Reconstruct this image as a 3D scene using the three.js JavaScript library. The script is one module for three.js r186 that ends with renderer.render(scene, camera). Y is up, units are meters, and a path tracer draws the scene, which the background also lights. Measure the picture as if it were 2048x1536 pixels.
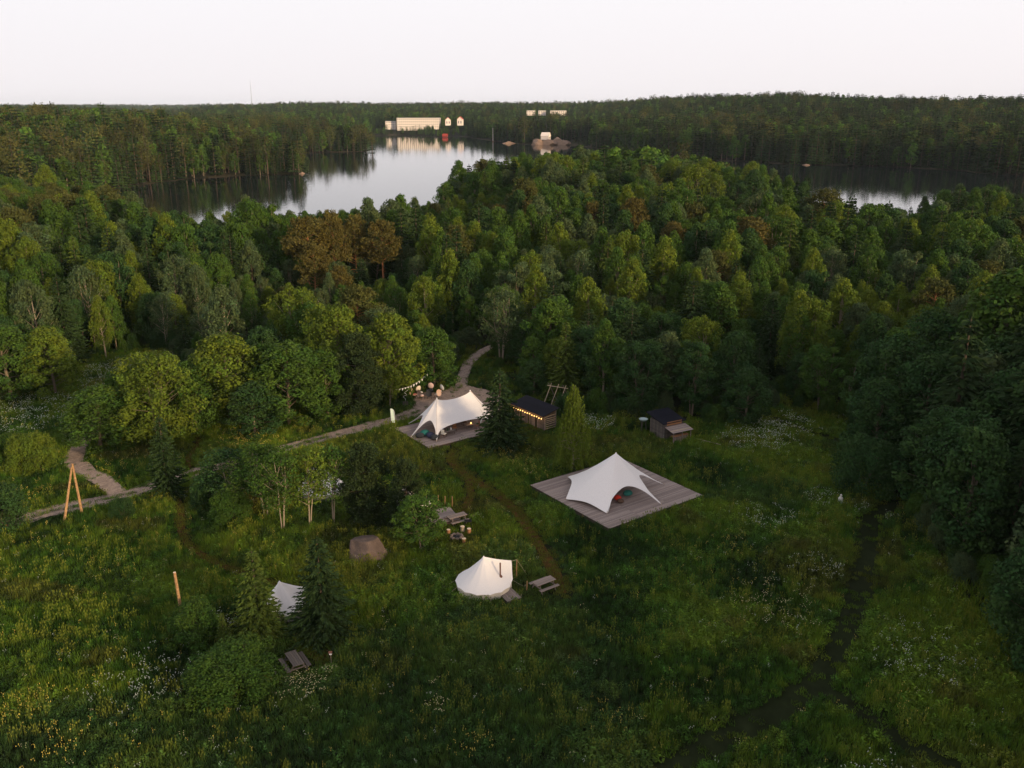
import * as THREE from 'three';
import { mergeGeometries } from 'three/addons/utils/BufferGeometryUtils.js';

// ---------------------------------------------------------------- camera, sky, sun, exposure
const scene = new THREE.Scene();
const camera = new THREE.PerspectiveCamera(47, 4 / 3, 0.5, 16000);
camera.position.set(0, 36, 0);
camera.rotation.set(-THREE.MathUtils.degToRad(17.47), 0, 0);

const SUN = new THREE.Vector3(0.70, 0.20, 0.68).normalize();
const lerp = (a, b, t) => a + (b - a) * t, clamp = (v, a = 0, b = 1) => Math.min(b, Math.max(a, v));
const smooth = (a, b, v) => { const t = clamp((v - a) / (b - a)); return t * t * (3 - 2 * t); };
function makeSky() {
  const W = 512, H = 256, data = new Float32Array(W * H * 4);
  const low = [0.87, 0.83, 0.85], mid = [0.90, 0.89, 0.92], top = [0.34, 0.38, 0.46];
  for (let r = 0; r < H; r++) {
    const e = ((r + 0.5) / H - 0.5) * Math.PI, ed = Math.max(0, e * 180 / Math.PI);
    for (let c = 0; c < W; c++) {
      const a = ((c + 0.5) / W - 0.5) * 2 * Math.PI;
      const d = [Math.cos(a) * Math.cos(e), Math.sin(e), Math.sin(a) * Math.cos(e)];
      const away = Math.acos(clamp(d[0] * SUN.x + d[1] * SUN.y + d[2] * SUN.z, -1, 1)) * 180 / Math.PI;
      const glow = Math.exp(-away / 45);
      const tint = [0.26, 0.11, 0.01];
      for (let k = 0; k < 3; k++) {
        let v = lerp(low[k], mid[k], smooth(0, 9, ed));
        v = lerp(v, top[k], smooth(10, 75, ed));
        data[(r * W + c) * 4 + k] = v + tint[k] * glow;
      }
      data[(r * W + c) * 4 + 3] = 1;
    }
  }
  const t = new THREE.DataTexture(data, W, H, THREE.RGBAFormat, THREE.FloatType);
  t.mapping = THREE.EquirectangularReflectionMapping; t.magFilter = THREE.LinearFilter; t.minFilter = THREE.LinearFilter;
  t.needsUpdate = true;
  return t;
}
const skyTexture = makeSky();
scene.background = skyTexture; scene.environment = skyTexture;

const sun = new THREE.DirectionalLight(new THREE.Color(1.0, 0.74, 0.44), 5.0);
sun.position.copy(SUN).multiplyScalar(300); sun.target.position.set(0, 0, -90);
sun.position.add(sun.target.position);
sun.castShadow = true; sun.shadow.radius = 12; sun.shadow.mapSize.set(4096, 4096);
Object.assign(sun.shadow.camera, { left: -160, right: 160, top: 160, bottom: -160, near: 1, far: 700 });
scene.add(sun, sun.target);
scene.fog = new THREE.FogExp2(new THREE.Color(0.72, 0.84, 1.0), 0.000035);

const renderer = new THREE.WebGLRenderer({ antialias: true });
renderer.toneMapping = THREE.LinearToneMapping;
renderer.toneMappingExposure = 1.08;
renderer.shadowMap.enabled = true; renderer.shadowMap.type = THREE.PCFSoftShadowMap;

// ---------------------------------------------------------------- helpers
function rngOf(seed) { let s = seed | 0; return () => { s = (s + 0x6d2b79f5) | 0; let t = Math.imul(s ^ (s >>> 15), 1 | s); t = (t + Math.imul(t ^ (t >>> 7), 61 | t)) ^ t; return ((t ^ (t >>> 14)) >>> 0) / 4294967296; }; }
let rnd = rngOf(7);
const R = (a, b) => a + (b - a) * rnd();
const hash = (x, y) => { let h = Math.imul(x | 0, 374761393) + Math.imul(y | 0, 668265263); h = Math.imul(h ^ (h >>> 13), 1274126177); return ((h ^ (h >>> 16)) >>> 0) / 4294967296; };
function noise(x, y) {
  const ix = Math.floor(x), iy = Math.floor(y), fx = x - ix, fy = y - iy, u = fx * fx * (3 - 2 * fx), v = fy * fy * (3 - 2 * fy);
  return lerp(lerp(hash(ix, iy), hash(ix + 1, iy), u), lerp(hash(ix, iy + 1), hash(ix + 1, iy + 1), u), v);
}
const fbm = (x, y) => (noise(x, y) * 4 + noise(x * 2.1 + 7, y * 2.1 + 3) * 2 + noise(x * 4.3 + 1, y * 4.3 + 9)) / 7;
function inPoly(p, x, z) { let c = false; for (let i = 0, j = p.length - 1; i < p.length; j = i++) { const a = p[i], b = p[j]; if ((a[1] > z) !== (b[1] > z) && x < (b[0] - a[0]) * (z - a[1]) / (b[1] - a[1]) + a[0]) c = !c; } return c; }
function segDist(a, b, x, z) { const dx = b[0] - a[0], dz = b[1] - a[1], t = clamp(((x - a[0]) * dx + (z - a[1]) * dz) / (dx * dx + dz * dz || 1)); return Math.hypot(x - a[0] - dx * t, z - a[1] - dz * t); }
function lineDist(p, x, z, closed) { let d = 1e9; for (let i = 0; i + 1 < p.length; i++) d = Math.min(d, segDist(p[i], p[i + 1], x, z)); if (closed) d = Math.min(d, segDist(p[p.length - 1], p[0], x, z)); return d; }
const table = (t, v) => { if (v <= t[0][0]) return t[0][1]; for (let i = 1; i < t.length; i++) if (v <= t[i][0]) return lerp(t[i - 1][1], t[i][1], (v - t[i - 1][0]) / (t[i][0] - t[i - 1][0])); return t[t.length - 1][1]; };

const counts = new Map();
const numbered = (n) => { const k = counts.get(n) || 0; counts.set(n, k + 1); return k ? `${n}_${String(k).padStart(3, '0')}` : n; };
function mesh(name, geo, mat, parent) { const m = new THREE.Mesh(geo, mat); m.name = name; m.castShadow = m.receiveShadow = true; if (parent) parent.add(m); return m; }
function tag(o, label, category, group, kind) { if (label) o.userData.label = label; if (category) o.userData.category = category; if (group) o.userData.group = group; if (kind) o.userData.kind = kind; return o; }
function thing(name, label, category, [x, y, z] = [0, 0, 0], turn = 0, group) { const g = new THREE.Group(); g.name = numbered(name); g.position.set(x, y, z); g.rotation.y = turn; scene.add(g); return tag(g, label, category, group); }
function single(name, geo, mat, label, category, [x, y, z] = [0, 0, 0], turn = 0, group) { const m = mesh(numbered(name), geo, mat, scene); m.position.set(x, y, z); m.rotation.y = turn; return tag(m, label, category, group); }
function structure(name, geo, mat) { const m = mesh(name, geo, mat, scene); m.userData.kind = 'structure'; return m; }
const rgb = (r, g, b) => new THREE.Color().setRGB(r, g, b);
const std = (c, rough = 0.9, more = {}) => new THREE.MeshStandardMaterial({ color: c, roughness: rough, metalness: 0, ...more });
function box(w, h, d, x = 0, y = 0, z = 0, ry = 0, rx = 0, rz = 0) { const g = new THREE.BoxGeometry(w, h, d); g.rotateX(rx); g.rotateZ(rz); g.rotateY(ry); g.translate(x, y, z); return g; }
const V = (x, y, z) => new THREE.Vector3(x, y, z);
function rod(a, b, r0, r1 = r0, seg = 7) { const A = V(...a), B = V(...b), d = B.clone().sub(A), g = new THREE.CylinderGeometry(r1, r0, d.length(), seg); g.applyQuaternion(new THREE.Quaternion().setFromUnitVectors(V(0, 1, 0), d.clone().normalize())); const m = A.add(B).multiplyScalar(0.5); g.translate(m.x, m.y, m.z); return g; }
const join = (list) => mergeGeometries(list.map((g) => (g.index ? g.toNonIndexed() : g)));

// noise textures (grain only)
function noiseTexture(size, cell, lo, hi, seed, stretch = 1, speck = 0) {
  const d = new Uint8Array(size * size * 4), q = rngOf(seed), n = (x, y, f) => { const w = size / f; const ix = Math.floor(x / f), iy = Math.floor(y / (f / stretch)), wy = Math.round(size / (f / stretch)), fx = x / f - ix, fy = y / (f / stretch) - iy, W = Math.round(w); const h = (a, b) => hash(((a % W) + W) % W + seed * 131, ((b % wy) + wy) % wy + seed * 17); const u = fx * fx * (3 - 2 * fx), v = fy * fy * (3 - 2 * fy); return lerp(lerp(h(ix, iy), h(ix + 1, iy), u), lerp(h(ix, iy + 1), h(ix + 1, iy + 1), u), v); };
  for (let y = 0; y < size; y++) for (let x = 0; x < size; x++) {
    let v = (n(x, y, cell) * 4 + n(x, y, cell / 2) * 2.5 + n(x, y, cell / 4) * 2 + q() * 1.5) / 10;
    if (speck && q() < speck) v = q();
    for (let k = 0; k < 3; k++) d[(y * size + x) * 4 + k] = 255 * lerp(lo[k], hi[k], clamp(v));
    d[(y * size + x) * 4 + 3] = 255;
  }
  const t = new THREE.DataTexture(d, size, size); t.wrapS = t.wrapT = THREE.RepeatWrapping; t.magFilter = THREE.LinearFilter; t.colorSpace = THREE.SRGBColorSpace; t.needsUpdate = true; return t;
}

// ---------------------------------------------------------------- the lie of the land (metres; the camera stands 36 m above the origin, -z is ahead)
const LAKE_Y = -5;
const LAKE = [[-203, -461], [-199, -497], [-190, -532], [-167, -556], [-134, -573], [-131, -580], [-140, -600], [-180, -650], [-240, -720], [-232, -800], [-177, -843], [-130, -860], [-127, -868], [-140, -890], [-220, -1000], [-262, -1150], [-203, -1314], [-166, -1360], [-98, -1250], [-74, -1300], [-20, -1108], [20, -1007], [64, -1007], [68, -982], [137, -767], [166, -711], [210, -662], [249, -650], [294, -609], [304, -564], [330, -556], [520, -560], [520, -250], [300, -262], [200, -268], [125, -284], [90, -308], [92, -350], [100, -400], [106, -450], [80, -472], [30, -462], [0, -430], [-15, -380], [-25, -320], [-35, -275], [-80, -252], [-120, -264], [-160, -312], [-190, -384]];
const MEADOW = [[-95, -104], [-70, -106], [-61, -109], [-61.5, -114], [-63, -128], [-53, -131], [-48, -122], [-24.6, -107], [-17, -109], [-12.9, -112.5], [-8.5, -116.5], [-8, -124], [-5.4, -132], [-1.7, -120], [1.1, -112], [7.8, -105], [10.5, -101], [15.7, -99.5], [21.9, -98.5], [26.4, -97.5], [30.4, -104.6], [36.4, -103.8], [42, -94.3], [37, -86], [38, -77.5], [36, -67.4], [34.5, -62.4], [35, -55.4], [35.5, -49], [36, -38], [36, 10], [-95, 10]];
const PATH_MAIN = [[-60, -63], [-52, -68], [-45, -72.6], [-43.3, -74.4], [-40.8, -76], [-38.6, -77.6], [-36, -79.4], [-32.1, -84], [-30.5, -85.3], [-27.2, -88.5], [-23.6, -91.9], [-18.8, -96.2], [-14.6, -99.6], [-10.8, -104], [-8.6, -108.5], [-6.9, -113.2]];
const PATH_UP = [[-6.9, -113.2], [-6.9, -116], [-6.7, -121], [-5.9, -126.2], [-4.5, -131], [-1, -137]];
const PATH_SIDE = [[-50.5, -95], [-48.3, -92], [-47.3, -89.5], [-46.3, -86.7], [-43.7, -84], [-40.8, -81.5], [-38.3, -78.6]];
const TRAILS = [
  [[-6.5, -90.2], [-6.3, -86.7], [-4.6, -83.4], [-1.7, -79.1], [0.3, -75.2], [1.8, -70.1], [2.8, -66.5], [3.5, -63.2], [4.1, -60.5]],
  [[-4.6, -83.4], [-4, -79.1], [-4.2, -76.2], [-4.8, -73.6]],
  [[-32, -77.5], [-30.9, -75.2], [-29.6, -71.6], [-28.1, -68.7], [-25.7, -66.1], [-22.5, -64], [-18.3, -61.6], [-14, -60]],
  [[44.8, -83.4], [38, -78.5], [34.8, -75.2], [32.6, -73.1], [30.2, -67.4], [27.1, -60.9], [24.4, -56], [21.7, -51.7], [19.5, -48.8], [16.7, -46.5], [13.8, -44.7], [11.7, -43.4], [9.3, -41.5], [5, -38]],
  [[20, -48.8], [21.7, -46.5], [23.1, -43.8], [25, -41.5], [27, -38]],
  [[37.6, -91.7], [33.5, -96.5], [30.5, -102.7]],
  [[-35.7, -94], [-34.8, -91], [-34.7, -88.1], [-33.5, -85]],
];
const YARD = [[-11.6, -103.2], [-12.9, -107.5], [-11.5, -110.6], [-9.4, -110.6], [-8.2, -112.4], [-7, -114], [-6, -113.4], [-3.2, -111.4], [-0.6, -108.5], [-0.4, -104], [-2.4, -101.4], [-6, -102.4]];

const ridgeTop = [[-0.75, 14], [-0.553, 12], [-0.5, 14], [-0.445, 10], [-0.40, 2], [-0.36, 2], [-0.326, 12], [-0.283, 14], [-0.218, 20], [-0.12, 20], [-0.067, 23], [0.0, 22], [0.07, 21], [0.122, 23], [0.17, 29], [0.203, 32], [0.23, 32], [0.29, 32], [0.34, 31], [0.43, 28], [0.553, 27], [0.75, 27]];
const ridgeFar = [[-0.75, 2100], [-0.44, 2100], [-0.33, 2300], [-0.1, 2450], [0.08, 2400], [0.16, 1900], [0.24, 1600], [0.75, 1400]];
const ridgeNear = [[-0.75, 1000], [-0.3, 1100], [-0.1, 1450], [0.02, 1150], [0.08, 950], [0.15, 780], [0.75, 620]];
const lakeSide = (x, z) => (inPoly(LAKE, x, z) ? -1 : 1) * lineDist(LAKE, x, z, true);
function height(x, z) {
  const d = Math.hypot(x, z);
  let h = 0.22 * (noise(x / 26 + 5, z / 26) - 0.5) * smooth(8, 40, Math.min(40, d));
  if (d > 135 && z < 60) {
    const u = x / Math.max(60, -z);
    h += -2.6 * smooth(140, 280, d) * (1 - smooth(500, 700, d));
    h += 6.5 * Math.exp(-((x - 42) ** 2 / 3600 + (z + 372) ** 2 / 5200));
    h += 11 * Math.exp(-((x + 330) ** 2 / 26000 + (z + 640) ** 2 / 42000)) + 4 * Math.exp(-((x + 210) ** 2 / 9000 + (z + 660) ** 2 / 9000));
    const rt = table(ridgeTop, u), rf = table(ridgeFar, u), rn = table(ridgeNear, u);
    let rise = smooth(rn, rf, d) * rt;
    rise = lerp(rise, rt * 0.25, smooth(rf + 150, rf + 1400, d));
    h += rise * (0.9 + 0.2 * fbm(x / 420, z / 420));
    h += 17 * smooth(3900, 5600, d) * (0.55 + 0.55 * fbm(u * 9 + 3, 1.5));
    h += smooth(200, 600, d) * 3 * (fbm(x / 90, z / 90) - 0.45) + smooth(800, 1300, d) * 15 * (fbm(x / 230 + 4, z / 330) - 0.5);
    const s = lakeSide(x, z);
    if (s < 90) h = s > 0 ? lerp(LAKE_Y + 0.15 + s * 0.05, h, smooth(2, 75, s)) : LAKE_Y + 0.15 + Math.max(-4, s * 0.22);
    if (s > 0) h = Math.max(h, LAKE_Y + 0.12 + Math.min(0.8, s * 0.1));
  }
  return h;
}

// terrain: one sheet of rings round the viewpoint, finest where the camera looks
const groundTex = noiseTexture(256, 32, [0.62, 0.62, 0.62], [1, 1, 1], 11);
const M = {};
M.ground = new THREE.MeshPhysicalMaterial({ color: rgb(1, 1, 1), roughness: 1, map: groundTex, vertexColors: true, specularIntensity: 0.1 });
{
  const az = []; for (let a = -180; a < -38; a += 4) az.push(a); for (let a = -38; a <= 38; a += 0.5) az.push(a); for (let a = 42; a <= 180; a += 4) az.push(a);
  const rad = []; for (let r = 0.5; r < 150; r += 2.5) rad.push(r); for (let r = 150; r < 9500; r *= 1.035) rad.push(r);
  const P = [], U = [], C = [], I = [], n = az.length;
  for (const r of rad) for (const a of az) {
    const x = r * Math.sin(a * Math.PI / 180), z = -r * Math.cos(a * Math.PI / 180), y = height(x, z);
    P.push(x, y, z); U.push(x / 6, z / 6);
    const field = inPoly(MEADOW, x, z), k = 0.8 + 0.4 * noise(x / 5, z / 5);
    const shore = r > 200 && y < LAKE_Y + 0.5;
    const c = shore ? [0.09, 0.075, 0.045] : field ? [0.022, 0.030, 0.011] : [0.022, 0.026, 0.012];
    C.push(c[0] * k, c[1] * k, c[2] * k);
  }
  for (let i = 0; i + 1 < rad.length; i++) for (let j = 0; j < n; j++) { const j2 = (j + 1) % n, a = i * n + j, b = i * n + j2, c = a + n, d = b + n; I.push(a, c, b, b, c, d); }
  const g = new THREE.BufferGeometry(); g.setAttribute('position', new THREE.Float32BufferAttribute(P, 3)); g.setAttribute('uv', new THREE.Float32BufferAttribute(U, 2)); g.setAttribute('color', new THREE.Float32BufferAttribute(C, 3)); g.setIndex(I); g.computeVertexNormals();
  structure('ground', g, M.ground);
}
{
  // lake: near-mirror water, faint wind ripples
  const size = 512, d = new Uint8Array(size * size * 4);
  for (let y = 0; y < size; y++) for (let x = 0; x < size; x++) { const w = (f, s) => { const F = size / f; const h = (a, b) => hash(((a % f) + f) % f + s, ((b % f) + f) % f); const ix = Math.floor(x / F), iy = Math.floor(y / F), fx = x / F - ix, fy = y / F - iy, u = fx * fx * (3 - 2 * fx), v = fy * fy * (3 - 2 * fy); return lerp(lerp(h(ix, iy), h(ix + 1, iy), u), lerp(h(ix, iy + 1), h(ix + 1, iy + 1), u), v); }; const v = 255 * (w(16, 3) * 0.5 + w(32, 5) * 0.3 + w(64, 9) * 0.2); d.set([v, v, v, 255], (y * size + x) * 4); }
  const t = new THREE.DataTexture(d, size, size); t.wrapS = t.wrapT = THREE.RepeatWrapping; t.magFilter = THREE.LinearFilter; t.needsUpdate = true;
  M.water = new THREE.MeshPhysicalMaterial({ color: rgb(0.008, 0.012, 0.012), roughness: 0.04, ior: 1.38, bumpMap: t, bumpScale: 0.012 });
  const g = new THREE.PlaneGeometry(1100, 1300, 1, 1); g.rotateX(-Math.PI / 2); g.translate(60, LAKE_Y, -850);
  const p = g.attributes.position, u = g.attributes.uv; for (let i = 0; i < p.count; i++) u.setXY(i, p.getX(i) / 22, p.getZ(i) / 22);
  structure('lake_water', g, M.water);
}

// gravel paths and worn trails as sheets just above the ground
function resample(line, step) { const curve = new THREE.CatmullRomCurve3(line.map(([x, z]) => V(x, 0, z)), false, 'centripetal'); return curve.getSpacedPoints(Math.max(4, Math.ceil(curve.getLength() / step))); }
function ribbon(line, width, lift, wobble = 0.25, fadeEnds = false) {
  const pts = resample(line, 0.8), P = [], U = [], I = [], K = 6;
  pts.forEach((p, i) => {
    const a = pts[Math.max(0, i - 1)], b = pts[Math.min(pts.length - 1, i + 1)], t = b.clone().sub(a).normalize(), nx = -t.z, nz = t.x;
    const end = fadeEnds ? Math.min(1, 0.35 + Math.min(i, pts.length - 1 - i) * 0.2) : 1;
    const wl = width / 2 * end * (1 + wobble * (noise(i * 0.35, 3.1 + width) - 0.5) * 2), wr = width / 2 * end * (1 + wobble * (noise(i * 0.35, 9.7 + width) - 0.5) * 2);
    for (let k = 0; k <= K; k++) { const s = lerp(-wl, wr, k / K), x = p.x + nx * s, z = p.z + nz * s; P.push(x, height(x, z) + lift, z); U.push(x / 3, z / 3); }
  });
  for (let i = 0; i + 1 < pts.length; i++) for (let k = 0; k < K; k++) { const a = i * (K + 1) + k, b = a + 1, c = a + K + 1, d = c + 1; I.push(a, b, c, b, d, c); }
  const g = new THREE.BufferGeometry(); g.setAttribute('position', new THREE.Float32BufferAttribute(P, 3)); g.setAttribute('uv', new THREE.Float32BufferAttribute(U, 2)); g.setIndex(I); g.computeVertexNormals(); return g;
}
function patch(poly, lift, step = 0.7) {
  // a filled outline that follows the ground, with a slightly ragged rim
  const c = poly.reduce((a, p) => [a[0] + p[0] / poly.length, a[1] + p[1] / poly.length], [0, 0]);
  const rim = new THREE.CatmullRomCurve3(poly.map(([x, z]) => V(x, 0, z)), true, 'centripetal').getSpacedPoints(90).slice(0, 90), rings = 10, P = [], U = [], I = [];
  for (let k = 0; k <= rings; k++) rim.forEach((p, i) => { const s = k / rings * (k === rings ? 0.97 + 0.06 * noise(i * 0.9, 2) : 1), x = lerp(c[0], p.x, s), z = lerp(c[1], p.z, s); P.push(x, height(x, z) + lift, z); U.push(x / 3, z / 3); });
  for (let k = 0; k < rings; k++) for (let i = 0; i < 90; i++) { const j = (i + 1) % 90, a = k * 90 + i, b = k * 90 + j; I.push(a, b, a + 90, b, b + 90, a + 90); }
  const g = new THREE.BufferGeometry(); g.setAttribute('position', new THREE.Float32BufferAttribute(P, 3)); g.setAttribute('uv', new THREE.Float32BufferAttribute(U, 2)); g.setIndex(I); g.computeVertexNormals(); return g;
}
const gravelTex = noiseTexture(512, 64, [0.36, 0.31, 0.28], [0.86, 0.80, 0.75], 5, 1, 0.25);
M.gravel = std(rgb(0.82, 0.74, 0.69), 1, { map: gravelTex, bumpMap: gravelTex, bumpScale: 0.03 });
const soilTex = noiseTexture(512, 64, [0.30, 0.26, 0.16], [0.72, 0.56, 0.34], 6, 1, 0.15);
M.soil = new THREE.MeshPhysicalMaterial({ color: rgb(0.26, 0.25, 0.18), roughness: 1, map: soilTex, specularIntensity: 0.1 });
structure('gravel_path', ribbon(PATH_MAIN, 2.7, 0.060), M.gravel);
structure('gravel_path_001', ribbon(PATH_UP, 1.7, 0.066, 0.2), M.gravel);
structure('gravel_path_002', ribbon(PATH_SIDE, 2.0, 0.066, 0.2), M.gravel);
structure('gravel_yard', patch(YARD, 0.072), M.gravel);
structure('gravel_patch', patch([[-37.6, -74.4], [-36.6, -75.2], [-35.9, -76.4], [-35.2, -76], [-35.0, -74.2], [-36.4, -73.9]], 0.06), M.gravel);
[0, 1, 2, 6].forEach((i, n) => structure('trodden_path' + (n ? `_00${n}` : ''), ribbon(TRAILS[i], [1.0, 0.8, 0.7, 0.7, 0.6, 0.6, 0.6][i], 0.05 + i * 0.003, 0.3, true), M.soil));
structure('bare_soil', patch([[-13.6, -51.9], [-12.6, -51.3], [-12.4, -52.6], [-13.9, -53.6], [-14.6, -53.2]], 0.055), M.soil);
structure('bare_soil_001', patch([[0.8, -101.0], [3.2, -98.2], [4.0, -97.2], [3.0, -96.3], [0.2, -99.2]], 0.045), M.soil);

// ---------------------------------------------------------------- foliage shapes
class Soup {
  constructor() { this.p = []; this.c = []; this.i = []; }
  leaf(x, y, z, nx, ny, nz, size, asp, tone, hue = 0) {
    // a leaf-spray: a small diamond with a random roll about its facing direction
    const l = Math.hypot(nx, ny, nz) || 1; nx /= l; ny /= l; nz /= l;
    let ax = R(-1, 1), ay = R(-1, 1), az = R(-1, 1); const d = ax * nx + ay * ny + az * nz; ax -= d * nx; ay -= d * ny; az -= d * nz; const al = Math.hypot(ax, ay, az) || 1; ax /= al; ay /= al; az /= al;
    const bx = ny * az - nz * ay, by = nz * ax - nx * az, bz = nx * ay - ny * ax, s = size, w = size * asp, k = this.p.length / 3;
    this.p.push(x - ax * s, y - ay * s, z - az * s, x + bx * w, y + by * w, z + bz * w, x + ax * s, y + ay * s, z + az * s, x - bx * w, y - by * w, z - bz * w);
    for (let q = 0; q < 4; q++) this.c.push(tone * (1 + hue), tone, tone * (1 - hue));
    this.i.push(k, k + 1, k + 2, k, k + 2, k + 3);
  }
  dart(a, b, width, tone, hue = 0) {
    // a needle-spray or blade from a to b
    const dx = b[0] - a[0], dy = b[1] - a[1], dz = b[2] - a[2]; let sx = R(-1, 1), sy = R(-1, 1), sz = R(-1, 1); const l2 = dx * dx + dy * dy + dz * dz, d = (sx * dx + sy * dy + sz * dz) / l2; sx -= d * dx; sy -= d * dy; sz -= d * dz; const l = Math.hypot(sx, sy, sz) || 1, w = width / l, k = this.p.length / 3;
    const mx = a[0] + dx * 0.4, my = a[1] + dy * 0.4, mz = a[2] + dz * 0.4;
    this.p.push(a[0], a[1], a[2], mx + sx * w, my + sy * w, mz + sz * w, b[0], b[1], b[2], mx - sx * w, my - sy * w, mz - sz * w);
    for (let q = 0; q < 4; q++) this.c.push(tone * (1 + hue), tone, tone * (1 - hue));
    this.i.push(k, k + 1, k + 2, k, k + 2, k + 3);
  }
  clump(c, rx, ry, n, size, tone, o) {
    const hue = R(-0.12, 0.14);
    for (let k = 0; k < n; k++) {
      let x, y, z, l; do { x = R(-1, 1); y = R(-1, 1); z = R(-1, 1); l = x * x + y * y + z * z; } while (l > 1 || l < 0.02);
      l = Math.sqrt(l); const f = Math.pow(l, -0.45) ; x *= f; y *= f; z *= f;
      this.leaf(c[0] + x * rx, c[1] + y * ry, c[2] + z * rx, x + R(-0.8, 0.8), y + 0.35 + R(-0.8, 0.8), z + R(-0.8, 0.8), size * R(0.65, 1.3), R(0.45, 0.75), tone * R(0.75, 1.28), hue + R(-0.05, 0.05));
    }
  }
  geo() { const g = new THREE.BufferGeometry(); g.setAttribute('position', new THREE.Float32BufferAttribute(this.p, 3)); g.setAttribute('color', new THREE.Float32BufferAttribute(this.c, 3)); g.setIndex(this.i); return g; }
}
function limb(points, r0, r1, seg = 6) {
  const curve = new THREE.CatmullRomCurve3(points.map((p) => V(...p))), n = Math.max(3, points.length * 2), g = new THREE.TubeGeometry(curve, n, 1, seg, false), p = g.attributes.position;
  const c = curve.getSpacedPoints(n);
  for (let i = 0; i <= n; i++) for (let j = 0; j <= seg; j++) { const k = i * (seg + 1) + j, r = lerp(r0, r1, i / n), q = curve.getPointAt(i / n); p.setXYZ(k, q.x + (p.getX(k) - q.x) * r, q.y + (p.getY(k) - q.y) * r, q.z + (p.getZ(k) - q.z) * r); }
  g.computeVertexNormals(); return g;
}
// every tree below is built 10 m tall and scaled when planted
function leafyTree(o) {
  const s = new Soup(), limbs = [], H = 10, base = o.base ?? 0.2, Rr = o.r, tips = [];
  const stems = o.stems ?? 1;
  const lean = []; for (let k = 0; k < stems; k++) { const a = R(0, 6.28), q = stems > 1 ? R(0.5, 1.1) * Rr * 0.5 : R(0, 0.35); lean.push([Math.cos(a) * q, Math.sin(a) * q]); }
  lean.forEach(([lx, lz]) => limbs.push(limb([[lx * 0.15, -0.2, lz * 0.15], [lx * 0.4, H * 0.3, lz * 0.4], [lx * 0.9 + R(-0.2, 0.2), H * 0.6, lz * 0.9 + R(-0.2, 0.2)], [lx, H * 0.93, lz]], (o.trunk ?? 0.16) / Math.sqrt(stems) * 1.1, 0.025)));
  for (let k = 0; k < o.clumps; k++) {
    const t = Math.pow((k + 0.5) / o.clumps, 0.85), y = lerp(base, 0.97, t), prof = o.profile(t), a = k * 2.399 + R(-0.5, 0.5), depth = Math.sqrt(R(0.35, 1)), rr = Rr * prof * depth * R(0.82, 1.12);
    const st = lean[k % stems], x = Math.cos(a) * rr + st[0] * y * 0.9, z = Math.sin(a) * rr + st[1] * y * 0.9, cr = (o.clumpR ?? 0.85) * R(0.7, 1.25);
    tips.push([x, y * H, z]);
    s.clump([x, y * H + R(-0.25, 0.25), z], cr, cr * (o.flat ?? 0.8), o.leaves, o.leaf ?? 0.2, R(0.82, 1.18), o);
    if (k % 4 === 0) limbs.push(limb([[st[0] * y * 0.7, y * H * 0.72, st[1] * y * 0.7], [x * 0.55 + st[0] * 0.2, y * H * 0.88, z * 0.55 + st[1] * 0.2], [x * 0.95, y * H, z * 0.95]], 0.05, 0.015, 4));
    if (o.droop) for (let q = 0; q < o.droop; q++) { const L = R(0.5, 1.5) * (o.droopLen ?? 1), ax = x + R(-cr, cr), az = z + R(-cr, cr); for (let w = 0; w < L * 6; w++) s.leaf(ax + R(-0.1, 0.1), y * H - w / 6 + R(-0.05, 0.05), az + R(-0.1, 0.1), R(-1, 1), R(-0.3, 0.3), R(-1, 1), 0.14, 0.5, R(0.75, 1.2), 0.04); }
  }
  return { crown: s.geo(), trunk: join(limbs) };
}
const round = (t) => Math.pow(Math.sin(Math.PI * clamp(0.12 + t * 0.86)), 0.6), oval = (t) => Math.pow(Math.sin(Math.PI * clamp(0.16 + t * 0.82)), 0.8), flame = (t) => Math.pow(Math.sin(Math.PI * clamp(0.28 + t * 0.71)), 0.9), dome = (t) => Math.sqrt(clamp(1.02 - t * t)), cone = (t) => clamp(1.03 - t);
function spruce(o = {}) {
  const s = new Soup(), H = 10, Rr = o.r ?? 3, levels = o.levels ?? 30, base = o.base ?? 0.03;
  for (let k = 0; k < levels; k++) {
    const t = (k + R(0, 0.6)) / levels, y0 = lerp(base, 0.97, t) * H, L = Rr * Math.pow(1 - t, o.pow ?? 0.85) * R(0.88, 1.1) + 0.1, nb = Math.round(lerp(o.nb ?? 11, 4, t)), tone = R(0.85, 1.1);
    for (let b = 0; b < nb; b++) {
      const a = b / nb * 6.283 + k * 1.7 + R(-0.25, 0.25), LL = L * R(0.75, 1.12), ca = Math.cos(a), sa = Math.sin(a), steps = Math.max(3, Math.round(LL / (o.step ?? 0.3)));
      for (let q = 1; q <= steps; q++) {
        const f = q / steps, r = LL * f, y = y0 - LL * 0.28 * f + LL * 0.16 * f * f + (t > 0.8 ? LL * 0.4 * f : 0), w = (o.spray ?? 0.42) * (1.15 - 0.55 * f);
        for (const side of [-1, 1, 0]) { const aa = a + side * R(0.5, 1.0), l = w * R(0.8, 1.3); s.dart([ca * r * 0.92, y, sa * r * 0.92], [ca * r + Math.cos(aa) * l, y - R(0.02, 0.2), sa * r + Math.sin(aa) * l], w * 0.30, tone * R(0.75, 1.25), R(-0.05, 0.08)); }
      }
    }
  }
  for (let q = 0; q < 8; q++) s.dart([0, H * 0.95, 0], [R(-0.12, 0.12), H * R(0.97, 1.02), R(-0.12, 0.12)], 0.05, 1);
  return { crown: s.geo(), trunk: rod([0, -0.2, 0], [0, H * 0.98, 0], o.trunk ?? 0.17, 0.02, 7) };
}
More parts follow.
